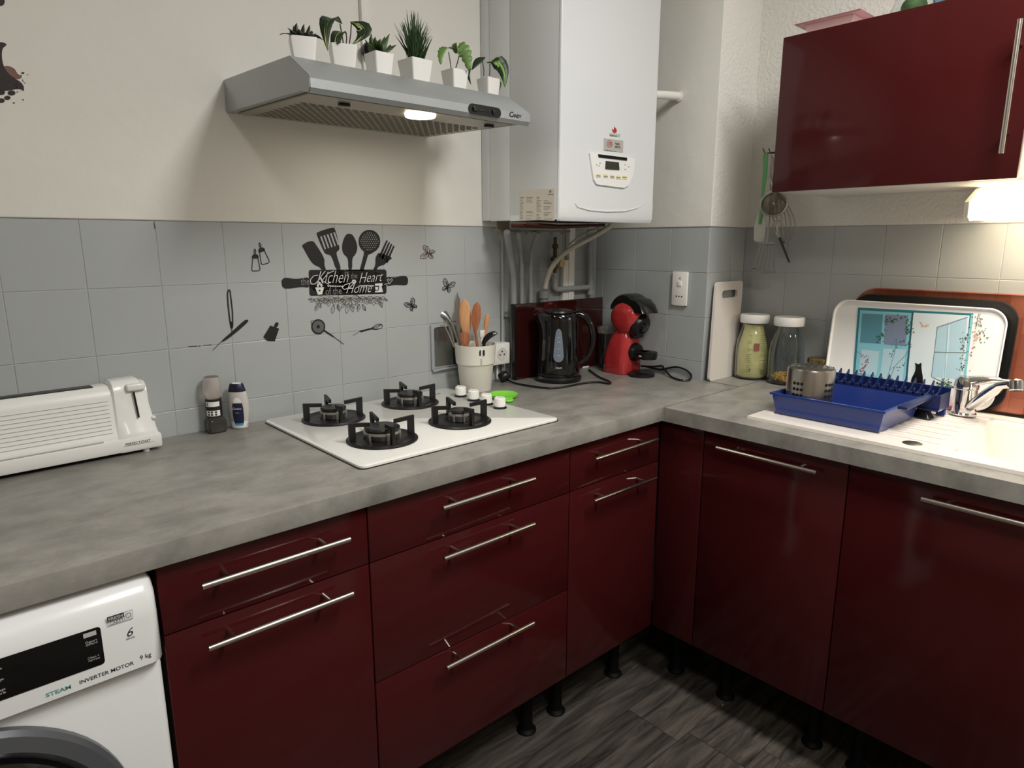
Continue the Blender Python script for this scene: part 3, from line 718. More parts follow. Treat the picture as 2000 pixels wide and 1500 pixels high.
pipe('grey pipe dropping straight and ending in a tee beside the side wall', [(1151,452,-.06),(1152,480,-.022),(1153,576,-.022)], .010, extra=joints, group=G)
def elbow(mb):
    p = pt(1083, 545, y=-.022); mb.lathe([(.0125, -.010), (.0125, .010)], p, 14)
pipe('grey elbow pipe running sideways below the brass gas tap', [(1083,533,-.022),(1083,566,-.022),(1150,561,-.022)], .0105, extra=elbow, group=G)
q2 = pt(1191, 543, y=-.02)
pipe('grey pipe with a wall clip and bottom elbow, rightmost under the boiler', [(1193,452,-.055),(1192,470,-.02),(1188,574,-.02),(1172,590,-.02)], .009, group=G,
     extra=lambda mb: (mb.lathe([(.013, -.004), (.013, .004)], q2, 14), mb.box((q2.x-.004, -.001, q2.z-.003), (q2.x+.026, -.022, q2.z+.003))))
# gas tap
t = thing('gas_tap', 'tarnished brass gas tap hanging between the grey pipes under the boiler', 'gas tap', pt(1082, 500, y=-.03))
q = pt(1083, 533, y=-.022); a = pt(1081, 450, y=-.06)
prof = [(.006, 0), (.006, .012), (.011, .014), (.011, .026), (.008, .028), (.008, .040), (.012, .042), (.012, .056), (.007, .058), (.007, .085), (.011, .087), (.011, .099), (.006, .101), (.006, .125)]
obj('tap_body', MB().lathe(prof, (q.x, q.y-.002, q.z+.0005), 8), brassd, t, world=True)
mb = MB().box((q.x-.028, q.y-.012, q.z+.045), (q.x-.006, q.y-.020, q.z+.053), .002); mb.lathe([(.007, 0), (.007, .012)], (q.x-.024, q.y-.01, q.z+.049), 8, (0,-1,0)); obj('lever', mb, brassd, t, world=True)
o = obj('gas_tag', MB().prism([pt(u, v, y=-.03) for u, v in ((1096,504),(1103,503),(1104,517),(1101,523),(1093,520))], (0, .003, 0)), M('yellowed_tag', (205, 182, 136), .6)); tag(o, 'yellowed paper tag hanging beside the gas tap', 'tag')
# drain cup and hose
dp = pt(1062, 590, y=-.0265)
mb = MB().lathe([(.014, .902-dp.z), (.014, .010), (.0185, .014), (.0185, .040), (.0175, .041), (.016, .02)], dp, 20); o = obj('drain_cup', mb, M('mid_grey_pvc', (132, 134, 136), .4)); tag(o, 'open grey drain cup catching the white hose behind the glass panel', 'drain')
hs = [(1065,563,-.028),(1067,550,-.032),(1076,524,-.05),(1090,505,-.075),(1112,487,-.10),(1140,472,-.13),(1168,457,-.16),(1193,441,-.185)]
pipe('thick cream hose arching from the boiler down into the drain cup', hs, .0088, cream_hose, 'hose', cat='hose')
pipe('thin cream hose running just behind the thick cream hose', [(1110,480,-.06),(1128,464,-.09),(1150,452,-.12),(1178,441,-.15)], .0042, cream_hose, 'hose', cat='hose')
a, b = pt(1111.5, 500, y=-.02), pt(1122, 500, y=-.02)
o = obj('cable_trunking', MB().box((a.x, -.0012, .902), (b.x, -.022, 1.44), .001), white_plastic); tag(o, 'tall white cable trunking on the wall under the boiler', 'trunking')
a, b = pt(1100, 500, y=-.015), pt(1110.5, 500, y=-.015); zt = pt(1105, 508, y=-.015).z
o = obj('cable_trunking', MB().box((a.x, -.0012, .902), (b.x, -.018, zt), .001), white_plastic); tag(o, 'short white cable trunking just left of the tall one', 'trunking')
# white overflow pipe to the side wall
a = pt(1330, 187, x=XS-.006); mb = MB().tube(arc((BX1-.02, -.30, 1.825), (.33, -.345, 1.83), (XS-.005, -.345, 1.834)), .013, 16); mb.lathe([(.017, 0), (.017, .006)], (XS-.012, -.345, 1.834), 18, (1,0,0))
o = obj('pipe', mb, white_plastic); tag(o, 'short white pipe from the boiler side into the side wall', 'pipe')

# ------------------------------------------------------------------ wall stickers on the tiles
SY = -.0012
def dec(mb, pts, k=1., ox=0, oy=0, d=0, mi=0):
    mb.mi = mi; mb.prism([pt(ox+u/k, oy+v/k, y=SY-d) for u, v in pts], (0, .0004, 0)); mb.mi = 0
def sub(pts, n=3):      # Chaikin smoothing of closed outline
    for _ in range(n):
        q = []
        for i in range(len(pts)):
            a, b = pts[i], pts[(i+1) % len(pts)]; q += [(a[0]*.75+b[0]*.25, a[1]*.75+b[1]*.25), (a[0]*.25+b[0]*.75, a[1]*.25+b[1]*.75)]
        pts = q
    return pts
def stroke(mb, pts, w, k=1., ox=0, oy=0, d=0, mi=0):
    """thin line of given px width in the crop"""
    mb.mi = mi
    for (a, b) in zip(pts, pts[1:]):
        dx, dy = b[0]-a[0], b[1]-a[1]; L = math.hypot(dx, dy) or 1; nx, ny = -dy/L*w/2, dx/L*w/2
        mb.prism([pt(ox+p/k, oy+q/k, y=SY-d) for p, q in ((a[0]+nx, a[1]+ny), (b[0]+nx, b[1]+ny), (b[0]-nx, b[1]-ny), (a[0]-nx, a[1]-ny))], (0, .0003, 0))
    mb.mi = 0
K, OX, OY = 7.407, 540, 440
t = thing('wall_sticker', 'large black rolling-pin wall sticker with utensils, lettering and flowers', 'wall sticker', pt(675, 600, y=0))
mb = MB()
dec(mb, sub([(470,650),(1580,635),(1592,990),(485,1025)], 2)+[], K, OX, OY)
dec(mb, [(485,645),(1570,638),(1592,665),(1592,970),(1575,990),(500,1020),(478,1000),(468,670)], K, OX, OY)
dec(mb, sub([(80,780),(130,755),(250,775),(360,770),(480,745),(480,910),(380,890),(270,905),(150,920),(90,900),(75,840)], 2), K, OX, OY)
dec(mb, sub([(1580,735),(1700,760),(1790,735),(1870,730),(1905,770),(1905,830),(1880,870),(1790,865),(1700,860),(1590,890)], 2), K, OX, OY)
obj('rolling_pin', mb, decal_black, t, world=True)
mb = MB(); dec(mb, sub([(370,295),(370,290),(450,235),(530,225),(560,260),(700,480),(690,575),(725,650),(660,650),(620,600),(560,580),(500,530)], 2), K, OX, OY); obj('scraper', mb, decal_black, t, world=True)
mb = MB(); dec(mb, sub([(580,130),(585,100),(800,30),(850,40),(918,330),(900,365),(868,385),(875,450),(945,650),(860,650),(800,430),(720,420),(690,390)], 2), K, OX, OY)
for i in range(5):
    x0, y0 = 632+i*47.5, 165-i*15; dec(mb, [(x0, y0), (x0+22, y0-8), (x0+84, y0+172), (x0+68, y0+188)], K, OX, OY, .0004, 1)
obj('slotted_turner', mb, [decal_black, tile_grey], t, world=True)
mb = MB(); dec(mb, sub([(1050,115),(1110,140),(1165,260),(1172,350),(1140,430),(1095,470),(1098,650),(1040,650),(1040,470),(970,420),(945,330),(960,230),(1000,140)], 2), K, OX, OY); obj('spoon', mb, decal_black, t, world=True)
mb = MB(); dec(mb, [(1345+157*cos(a), 233+168*sin(a)) for a in [k/24*2*pi for k in range(24)]], K, OX, OY); dec(mb, [(1262,385),(1400,395),(1325,430),(1262,650),(1205,650),(1265,420)], K, OX, OY)
for i in range(-4, 5):
    for j in range(-4, 5):
        x, y = i*31+(15 if j % 2 else 0), j*30
        if x*x+y*y < 130**2: dec(mb, [(1345+x+7*cos(a), 232+y+7*sin(a)) for a in [k/6*2*pi for k in range(6)]], K, OX, OY, .0004, 1)
obj('skimmer', mb, [decal_black, tile_grey], t, world=True)
mb = MB(); dec(mb, sub([(1500,400),(1700,470),(1600,520),(1570,570),(1480,590),(1445,650),(1395,650),(1435,570),(1430,470),(1470,400)], 2), K, OX, OY)
for i in range(4):
    x, y = 1588+i*33, 215+i*27; dec(mb, [(x, y+5), (x+12, y), (x+22, y+10), (x-80, y+255), (x-108, y+235)], K, OX, OY)
obj('fork', mb, decal_black, t, world=True)
tw = M('pale_sticker_print', (205, 205, 200), .5); tg = M('grey_sticker_print', (120, 120, 118), .5)
def tx(body, u, v, u2, v2, size, m, shear=0, bold=0):
    a, b = pt(OX+u/K, OY+v/K, y=SY-.0004), pt(OX+u2/K, OY+v2/K, y=SY-.0004); d = b-a
    text(None, body, size, a, d, Z-d.normalized()*Z.dot(d.normalized()), m, parent=t, shear=shear, width=d.length, bold=bold, th=.0001)
tx('Kichen', 590, 845, 1050, 828, .050, tw, .5, -.014); tx('Heart', 1200, 835, 1545, 805, .042, tw, .5, -.014); tx('Home', 1010, 985, 1385, 968, .040, tw, .5, -.014)
tx('the', 355, 865, 480, 858, .027, tg); tx('is', 990, 735, 1050, 732, .026, tg); tx('the', 1075, 770, 1170, 765, .022, tg); tx('of the', 712, 1005, 945, 990, .027, tg)
mb = MB()
stroke(mb, [(600,720),(540,730),(490,790),(500,850),(560,850),(640,760)], 10, K, OX, OY, .0005)
stroke(mb, [(830,660),(740,700),(660,800),(760,855)], 9, K, OX, OY, .0005)
stroke(mb, [(1090,830),(990,860),(950,900),(980,930),(1060,900),(1120,840)], 9, K, OX, OY, .0005)
dec(mb, [(560,900),(690,895),(660,1000),(600,1005)], K, OX, OY, .0005)
for cx, cy in ((600,870),(625,840),(650,868)): dec(mb, [(cx+16*cos(a), cy+24*sin(a)) for a in [k/8*2*pi for k in range(8)]], K, OX, OY, .0005)
for k in range(6): dec(mb, [(1122+20*cos(k*pi/3)+14*cos(a), 815+20*sin(k*pi/3)+14*sin(a)) for a in [j/6*2*pi for j in range(6)]], K, OX, OY, .0005)
dec(mb, [(1425,845),(1530,835),(1535,870),(1520,880),(1540,965),(1425,970),(1430,950),(1475,945),(1490,890),(1475,870),(1430,880)], K, OX, OY, .0005); dec(mb, [(1425,895),(1475,890),(1465,935),(1435,935)], K, OX, OY, .0005)
stroke(mb, [(1640,850),(1600,790),(1620,770),(1640,800),(1665,770),(1680,790),(1640,840),(1560,855)], 6, K, OX, OY, .0005)
for x in range(740, 960, 32): stroke(mb, [(x, 875+8*sin(x)), (x+14, 888), (x+26, 872)], 11, K, OX, OY, .0005)
for x in range(1190, 1400, 32): stroke(mb, [(x, 870+8*sin(x)), (x+14, 883), (x+26, 867)], 10, K, OX, OY, .0005)
obj('white_motifs', mb, tw, t, world=True)
mb = MB(); dec(mb, [(625+15*cos(a), 945+13*sin(a)) for a in [k/8*2*pi for k in range(8)]], K, OX, OY, .0009); dec(mb, [(1122+8*cos(a), 815+8*sin(a)) for a in [k/8*2*pi for k in range(8)]], K, OX, OY, .0009); obj('dark_motifs', mb, decal_black, t, world=True)
# flowers: line drawing of petals and leaves
mb = MB(); random.seed(21)
def petal(cx, cy, a, L, w, sw=4.5):
    P = []
    for i in range(9):
        s = i/8; P.append((cx+cos(a)*L*s - sin(a)*w*sin(pi*s), cy+sin(a)*L*s + cos(a)*w*sin(pi*s)))
    for i in range(8, -1, -1):
        s = i/8; P.append((cx+cos(a)*L*s + sin(a)*w*sin(pi*s), cy+sin(a)*L*s - cos(a)*w*sin(pi*s)))
    stroke(mb, P, sw, K, OX, OY, 0)
    stroke(mb, [(cx, cy), (cx+cos(a)*L*.7, cy+sin(a)*L*.7)], sw*.6, K, OX, OY, 0)
for cx, cy, R, n, a0, a1 in ((1070,1050,125,7,.15,2.95),(700,1055,85,6,.1,3.0),(620,1075,65,5,.2,3.1),(1300,1050,80,6,.1,2.9),(1410,1050,85,6,.1,3.0),(1500,1045,70,5,.1,2.9),(840,1050,80,6,.2,3.0),(950,1060,70,5,.2,2.9),(1200,1045,75,5,.2,3),(760,1080,70,4,.3,2.8)):
    for k in range(n-1):
        a = a0+(a1-a0)*k/(n-2)+random.uniform(-.1, .1); petal(cx, cy, a, R*1.3*random.uniform(.8, 1.05), R*.36)
    dec(mb, [(cx+R*.13*cos(q), cy+R*.12*sin(q)) for q in [k/8*2*pi for k in range(8)]], K, OX, OY, .0003)
for cx, cy, a, L in ((610,1130,2.0,120),(560,1070,2.6,80),(520,1060,2.9,60),(830,1150,1.75,130),(880,1140,1.2,110),(1200,1140,1.8,110),(1240,1140,1.1,110),(1040,1130,1.75,150),(1490,1100,1.15,100),(1560,1060,.6,60),(640,1140,1.6,60),(1080,1140,1.3,120),(990,1130,2.2,90)):
    petal(cx, cy, a, L, L*.2, 6)
for cx, cy, a, L in ((600,1150,2.0,75),(880,1160,1.2,80),(1190,1160,1.85,70),(1500,1110,1.15,70),(1270,1180,1.1,60)):
    dec(mb, [(cx, cy), (cx+cos(a)*L*.5-sin(a)*14, cy+sin(a)*L*.5+cos(a)*14), (cx+cos(a)*L, cy+sin(a)*L), (cx+cos(a)*L*.5, cy+sin(a)*L*.5)], K, OX, OY, .0003)
obj('flower_print', mb, M('line_print', (86, 84, 76), .6), t, world=True, kind='stuff')
# small stickers; crop2 frame: scale 3.636, origin 370,430
K2, OX2, OY2 = 3.636, 370, 430
def sticker(label, fn, at, m=decal_black):
    mb = MB(); fn(mb); bmv = mb; t = pt(*at, y=0)
    o = obj('wall_sticker', bmv, m if isinstance(m, list) else [m]); return tag(o, label, 'wall sticker')
def shaker(mb, cx, cy, rot, s=1):
    def R(p): a = radians(rot); return (cx+s*(p[0]*cos(a)-p[1]*sin(a)), cy+s*(p[0]*sin(a)+p[1]*cos(a)))
    for P, w in (([(-18,-32),(-30,50),(-22,60),(22,60),(30,50),(18,-32)],5),([(-19,-32),(-19,-48),(19,-48),(19,-32),(-19,-32)],8),([(-15,-56),(15,-56)],6),([(-19,-40),(19,-40)],7),([(0,-60),(-8,-76),(0,-98),(7,-78),(0,-60)],5)):
        stroke(mb, [R(p) for p in P], w, K2, OX2, OY2)
sticker('small sticker of an upright seasoning shaker, lower left of a close pair', lambda mb: shaker(mb, 470, 300, -3), (500, 510))
sticker('small sticker of a tilted seasoning shaker, upper right of a close pair', lambda mb: shaker(mb, 525, 252, -17), (513, 495))
def cutlery(mb):
    stroke(mb, [(300,825),(303,770)], 4, K2, OX2, OY2)
    for P in ([(296,765),(288,720),(274,600),(270,520),(278,495),(288,498),(296,560),(306,650),(308,740),(305,765)],): stroke(mb, P+[P[0]], 9, K2, OX2, OY2)
    dec(mb, [(288,720),(310,720),(308,768),(296,768)], K2, OX2, OY2)
    stroke(mb, [(165,925),(235,855)], 4, K2, OX2, OY2); dec(mb, sub([(222,860),(310,785),(395,705),(418,708),(420,722),(330,800),(240,868)], 2), K2, OX2, OY2)
sticker('black sticker of crossed bottle brush and knife, above the pepper mill', cutlery, (450, 630))
def board_s(mb):
    dec(mb, [(525,830),(575,748),(637,770),(607,860),(555,858)], K2, OX2, OY2); dec(mb, sub([(600,757),(608,732),(622,722),(635,733),(630,748),(618,765)], 2), K2, OX2, OY2)
sticker('small black sticker shaped like a chopping board with a short grip', board_s, (530, 650))
def sieve_s(mb):
    dec(mb, [(915+50*cos(a), 757+54*sin(a)) for a in [k/24*2*pi for k in range(24)]], K2, OX2, OY2)
    dec(mb, [(915+40*cos(a), 757+43*sin(a)) for a in [k/24*2*pi for k in range(24)]], K2, OX2, OY2, .0004, 1); dec(mb, [(915+12*cos(a), 757+13*sin(a)) for a in [k/12*2*pi for k in range(12)]], K2, OX2, OY2, .0008)
    dec(mb, [(955,790),(962,780),(1028,825),(1022,832)], K2, OX2, OY2); stroke(mb, [(1025,828),(1097,882)], 4, K2, OX2, OY2); stroke(mb, [(880,712),(862,718),(868,740)], 3, K2, OX2, OY2)
sticker('round black sieve sticker with a thin handle, below the rolling pin', sieve_s, (640, 640), [decal_black, M('mid_grey_print', (92, 92, 92), .5)])
def whisk_s(mb):
    stroke(mb, [(1160,820),(1212,788)], 3, K2, OX2, OY2); dec(mb, [(1210,785),(1290,765),(1293,775),(1216,797)], K2, OX2, OY2)
    for h in (.2, .6, 1): stroke(mb, [(1290,770),(1330,770-32*h),(1365,742-4*h),(1373,752),(1362,768),(1325,778-4*h),(1290,772)], 3, K2, OX2, OY2)
sticker('small black whisk sticker lying slanted, right of the sieve sticker', whisk_s, (720, 645))
def bfly(mb, cx, cy, s, rot, k=K2, ox=OX2, oy=OY2):
    def R(p): a = radians(rot); return (cx+s*(p[0]*cos(a)-p[1]*sin(a)), cy+s*(p[0]*sin(a)+p[1]*cos(a)))
    for sg in (-1, 1):
        for P in ([(0,-4),(8,-24),(26,-38),(38,-34),(36,-12),(20,4),(0,4)], [(0,6),(16,8),(26,20),(20,36),(8,30),(0,12)]):
            stroke(mb, [R((p[0]*sg, p[1])) for p in P], 4, k, ox, oy)
        for a, b in (((2,-2),(30,-30)),((2,0),(34,-18)),((4,0),(18,-26)),((2,8),(20,28)),((2,8),(12,28))): stroke(mb, [R((a[0]*sg, a[1])), R((b[0]*sg, b[1]))], 3, k, ox, oy)
    stroke(mb, [R((0,-14)), R((0,22))], 6, k, ox, oy)
GB = 'butterfly stickers on the back wall'
for lab, cx, cy, s, r in (('brown butterfly sticker nearest the white plaster, under the hood right end', 1695, 235, 1.25, -75), ('open-winged butterfly sticker above the utensil pot', 1835, 468, 1.15, 20), ('small dark butterfly sticker, lowest of the three, left of the pot', 1578, 603, 1.05, -35)):
    o = sticker(lab, lambda mb: bfly(mb, cx, cy, s, r), (OX2+cx/K2, OY2+cy/K2), M('brown_line_print', (82, 66, 60), .6) if r == -75 else decal_black); o['group'] = GB
# coffee sticker at the left edge (on the plaster)
SYo = SY; SY = -.0046
mb = MB(); K3, OX3, OY3 = 3.333, 0, 0
dec(mb, sub([(-60,282),(0,272),(35,280),(46,293),(10,318),(16,420),(60,490),(150,540),(160,600),(130,575),(60,590),(-60,600)], 2), K3, OX3, OY3)
dec(mb, sub([(-20,-30),(20,-20),(34,10),(20,40),(-20,36)], 2), K3, OX3, OY3)
for cx, cy, r in ((75,605,22),(10,603,20),(48,637,18),(8,655,20),(150,475,8),(90,670,6),(180,486,4),(150,650,5)): dec(mb, [(cx+r*1.2*cos(a), cy+r*.8*sin(a)) for a in [k/10*2*pi for k in range(10)]], K3, OX3, OY3)
dec(mb, sub([(22,430),(60,428),(100,450),(110,480),(150,500),(120,520),(60,500),(20,470)], 2), K3, OX3, OY3, -.0003, 1)
random.seed(3)
for k in range(26):
    a = random.uniform(-1.0, .9); r = random.uniform(95, 170); cx, cy = 0+r*cos(a), 530+r*.6*sin(a); s = random.uniform(2, 5)
    dec(mb, [(cx+s*cos(q), cy+s*sin(q)) for q in (0, 1.2, 2.5, 3.8, 5)], K3, OX3, OY3, 0, k % 2)
o = obj('wall_sticker', mb, [M('coffee_black_print', (38, 30, 27), .6), M('coffee_brown_print', (120, 86, 76), .6)]); tag(o, 'dark brown coffee splash sticker cut off at the left edge', 'wall sticker')
SY = SYo
# ------------------------------------------------------------------ toaster
TL = pt(316, 872, z=.905); t = thing('toaster', 'long white two-slice toaster with ribbed front, at the left edge', 'toaster', (TL.x, -.092, .9), radians(2))
tm = M('white_toaster_plastic', (226, 226, 222), .3, coat=.2)
def sec(x, top=.158, fy=0):
    return [(x, -.002+fy, .008), (x, -.002+fy, .045), (x, .002+fy, .050), (x, .008+fy, top-.025), (x, .013+fy, top-.010), (x, .022+fy, top-.002), (x, .030, top), (x, .060, top), (x, .074, top-.006), (x, .080, top-.02), (x, .084, .008)]
mb = MB(); mb.loft([sec(-.66), sec(-.015)]); body = obj('body', mb, tm, t, ang=40)
# end column with sloped right side
mb = MB(); mb.loft([[(x, a, b) for _, a, b in sec(0, tp, fy)] for x, tp, fy in ((-.088, .160, .002), (-.082, .166, -.003))] + [[(x+max(0, (.166-b))*.16 if x > -.04 else x, a, b) for _, a, b in sec(0, tp, fy)] for x, tp, fy in ((-.030, .167, -.003), (-.024, .160, .0))])
col = obj('end_column', mb, tm, t, ang=40)
mb = MB(); mb.loft([sec(-.10, .052, -.006), [(p[0]+.002, p[1], p[2]) for p in sec(0, .052, -.006)]]); obj('base', MB().box((-.66, -.008, .008), (.002, .086, .040), .006), tm, t)
mb.bm.free()
mb = MB().box((-.058, -.0035, .142), (-.020, .012, .158), .004, 3); obj('lever', mb, tm, col)
mb = MB().prism([(-.046, -.0016, .140), (-.0425, -.0016, .140), (-.0385, -.0080+.004, .082), (-.042, -.0080+.004, .082)], (0, .004, 0)); obj('lever_slot', mb, black_plastic, col)
mb = MB().lathe([(.004, 0), (.005, .003), (.004, .008)], (-.013, .003, .075), 12, (1, -.3, 0)); obj('browning_knob', mb, tm, col)
mb = MB().box((-.62, .024, .1565), (-.115, .052, .1590), .0008); obj('slot', mb, black_plastic, body)
mb = MB()
for k in range(9):
    z = .055+k*.0088; y = .0025+(z-.05)*.0725
    mb.prism([(-.66, y-.0012, z), (-.094, y-.0012, z), (-.094, y-.0012, z+.0008), (-.66, y-.0012, z+.0008)], (0, .003, 0))
obj('rib_grooves', mb, M('toaster_groove', (160, 160, 156), .5), body)
mb = MB(); mb.tube([(-.66, -.004, .043), (-.115, -.004, .043)], .004, 10); obj('crumb_tray_lip', mb, tm, t)
for x in (-.03, -.60):
    for y in (.008, .07): obj('foot', MB().lathe([(.007, 0), (.008, .009)], (x, y, 0), 12), white_plastic, t)
text(None, 'PERFECTOAST', .0085, (-.075, -.0085, .024), X, Z, decal_black, parent=t, world=False, shear=.2, width=.052)
mb = MB().box((-.079, -.0084, .0225), (-.016, -.0080, .0229)); obj('logo_line', mb, decal_black, t)

# ------------------------------------------------------------------ pepper mill and salt
p = Vector((-1.042, -.030, .9)); t = thing('pepper_mill', 'clear glass pepper mill with black-and-white label, beside the salt bottle', 'pepper mill', p)
gl = M('tinted_clear_plastic', (240, 238, 232), .04, trans=.97, ior=1.35)
def sqring(hw, z, r): return [(a, b, z) for a, b in rrect(2*hw, 2*hw, r, 5)]
mb = MB().loft([sqring(.019, .001, .006), sqring(.0215, .004, .006), sqring(.0215, .028, .006), sqring(.019, .036, .012), sqring(.018, .040, .0178), sqring(.018, .088, .0178)]); obj('glass_bottle', mb, gl, t)
mb = MB().loft([sqring(.0195, .003, .006), sqring(.0195, .027, .006), sqring(.0170, .035, .012), sqring(.0165, .085, .0163)]); obj('peppercorns', mb, M('peppercorns', (46, 38, 30), .7, noise=(400, .8), bump=(350, .004)), t)
mb = MB().lathe([(.0186, .040), (.0186, .086)], (0, 0, 0), 28, cap=False); lb = obj('label_band', mb, M('black_label', (28, 28, 28), .5), t)
for z0, z1 in ((.044, .058), (.068, .080)):
    mb = MB(); rings = []
    for z in (z0, z1): rings.append([(.0190*cos(a), .0190*sin(a), z) for a in [radians(185+110*i/12) for i in range(13)]])
    mb.loft(rings, cap=False, closed=False); obj('label_panel', mb, white_plastic, lb)
mb = MB()
for a0 in (205, 228, 256):
    for z in (.0455, .0520):
        mb.loft([[(.0194*cos(radians(a0+q)), .0194*sin(radians(a0+q)), zz) for q in (0, 7, 14)] for zz in (z, z+.0045)], cap=False, closed=False)
mb.loft([[(.0194*cos(radians(200+q)), .0194*sin(radians(200+q)), zz) for q in (0, 8)] for zz in (.070, .078)], cap=False, closed=False)
obj('label_print', mb, print_dark, lb)
mb = MB().lathe([(.016, .086), (.0165, .094), (.020, .100), (.0215, .108), (.021, .122), (.0185, .134), (.0175, .140), (.0, .140)], (0, 0, 0), 28); obj('grinder_cap', mb, M('cloudy_plastic', (240, 232, 224), .12, trans=.75, ior=1.3), t)
mb = MB().lathe([(.0165, .1401), (.0165, .1406)], (0, 0, 0), 24); obj('cap_top', mb, M('taupe_plastic', (110, 98, 90), .5), t)
p = Vector((-.985, -.036, .9)); t = thing('salt_bottle', 'grey and white salt bottle with navy cap, right of the pepper mill', 'salt bottle', p, radians(-40))
def ovr(rx, ry, z): return [(rx*cos(2*pi*k/32), ry*sin(2*pi*k/32), z) for k in range(32)]
mb = MB().loft([ovr(.019, .012, .0005), ovr(.021, .0135, .004), ovr(.0225, .0145, .02), ovr(.0262, .0165, .05), ovr(.0262, .0165, .07), ovr(.0235, .0155, .09), ovr(.0215, .0145, .097)]); bt = obj('bottle', mb, M('silver_grey_bottle', (196, 192, 186), .3, coat=.3), t)
mb = MB().loft([ovr(.0218, .0148, .0965), ovr(.0212, .0145, .100), ovr(.0172, .0125, .114), ovr(.0155, .011, .1165)]); cp = obj('cap', mb, M('navy_plastic', (26, 28, 52), .3), t)
mb = MB().loft([ovr(.012, .008, .1166), ovr(.011, .0072, .1176)]); obj('pour_lid', mb, white_plastic, cp)
def bot_patch(pts, m, nm, d=0):
    mb = MB(); fr = []
    rows = sorted(set(z for _, z in pts)); 
    def hw(z):
        for (z0, w0), (z1, w1) in zip(pts_z, pts_z[1:]):
            if z0 <= z <= z1: return w0+(w1-w0)*(z-z0)/(z1-z0)
        return 0
    pts_z = sorted((z, w) for w, z in pts); rings = []
    def rad(z):
        T = ((.0005,.019,.012),(.004,.021,.0135),(.02,.0225,.0145),(.05,.0262,.0165),(.07,.0262,.0165),(.09,.0235,.0155),(.097,.0215,.0145))
        for a, b in zip(T, T[1:]):
            if a[0] <= z <= b[0]: s = (z-a[0])/(b[0]-a[0]); return a[1]+(b[1]-a[1])*s, a[2]+(b[2]-a[2])*s
    n = 8; z0, z1 = pts_z[0][0], pts_z[-1][0]
    for k in range(n+1):
        z = z0+(z1-z0)*k/n; rx, ry = rad(z); w = max(hw(z), .0004); r = []
        for i in range(9):
            x = .004 + w*(i/4-1); x = max(-rx*.99, min(rx*.99, x)); r.append((x, -ry*math.sqrt(1-(x/rx)**2)-.0005-d, z))
        rings.append(r)
    mb.loft(rings, cap=False, closed=False); return obj(nm, mb, m, bt)
bot_patch([(.012, .008), (.0215, .004), (.0215, .02), (.001, .03)][1:3]+[(.018, .0045)], white_plastic, 'white_panel')
bot_patch([(.009, .010), (.012, .022)], M('sky_blue_print', (70, 160, 200), .4), 'blue_panel', .0003)
bot_patch([(.0105, .016), (.0130, .030), (.0130, .056), (.0115, .068)], M('navy_print', (30, 34, 64), .4), 'navy_label', .0005)
bot_patch([(.010, .070), (.008, .078), (.003, .083)], white_plastic, 'whale_print', .0004)
text(None, 'Cerebos', .0085, (-.0075, -.0185, .052), X, Z, white_plastic, parent=t, world=False, shear=.4, width=.022)
text(None, 'sel fin', .004, (-.001, -.0185, .043), X, Z, white_plastic, parent=t, world=False, width=.009)

# ------------------------------------------------------------------ steel wall box + double socket
t = thing('wall_socket', 'recessed metal socket box behind the white utensil pot', 'wall socket', (-.30, 0, 1.03))
cx, cz = -.300, 1.038
def rr(w, h, r, y): return [(cx+a, y, cz+b) for a, b in rrect(w, h, r)]
mb = MB().loft([rr(.132, .150, .008, -.0012), rr(.130, .148, .008, -.007), rr(.112, .128, .008, -.009), rr(.110, .126, .008, -.004)], cap=False); obj('frame', mb, M('painted_metal_frame', (150, 156, 160), .35), t, world=True)
mb = MB().loft([rr(.112, .128, .008, -.004), rr(.112, .128, .008, -.0035)]); obj('cover', mb, M('hazy_steel', (150, 152, 150), .2, metal=.9), t, world=True)
mb = MB(); mb.tube([(cx-.062, -.008, cz-.076), (cx-.03, -.014, cz-.071), (cx+.03, -.014, cz-.071), (cx+.062, -.008, cz-.076)], .003, 8); obj('flap_lip', mb, M('painted_metal_frame'), t, world=True)
t = thing('double_socket', 'white surface-mounted double socket between the pot and the glass panel', 'wall socket', (-.14, 0, .99))
obj('housing', MB().box((-.213, -.0012, .958), (-.064, -.040, 1.030), .003), white_plastic, t, world=True)
for x in (-.100, -.172):
    mb = MB().lathe([(.023, 0), (.022, .0006), (.0205, -.006+.0006*0)], (x, -.0402, .994), 24, (0,-1,0), cap=False)
    s = obj('socket_well', MB().lathe([(.0215, 0), (.0215, .0008), (.019, .0010), (.019, .0003)], (x, -.0401, .994), 24, (0,-1,0)), M('socket_shadow', (206, 204, 198), .5), t, world=True); mb.bm.free()
    mb = MB(); 
    for dx, dz in ((-.0095, -.002), (.0095, -.002), (0, .009)): mb.lathe([(.0026, 0), (.0026, .0012)], (x+dx, -.0408, .994+dz), 10, (0,-1,0))
    obj('socket_holes', mb, black_plastic, s, world=True)
o = obj('cable', MB().tube([(-.098, -.012, .957), (-.098, -.012, .902)], .004, 8), white_plastic); tag(o, 'short white cable dropping from the double socket to the worktop', 'cable')

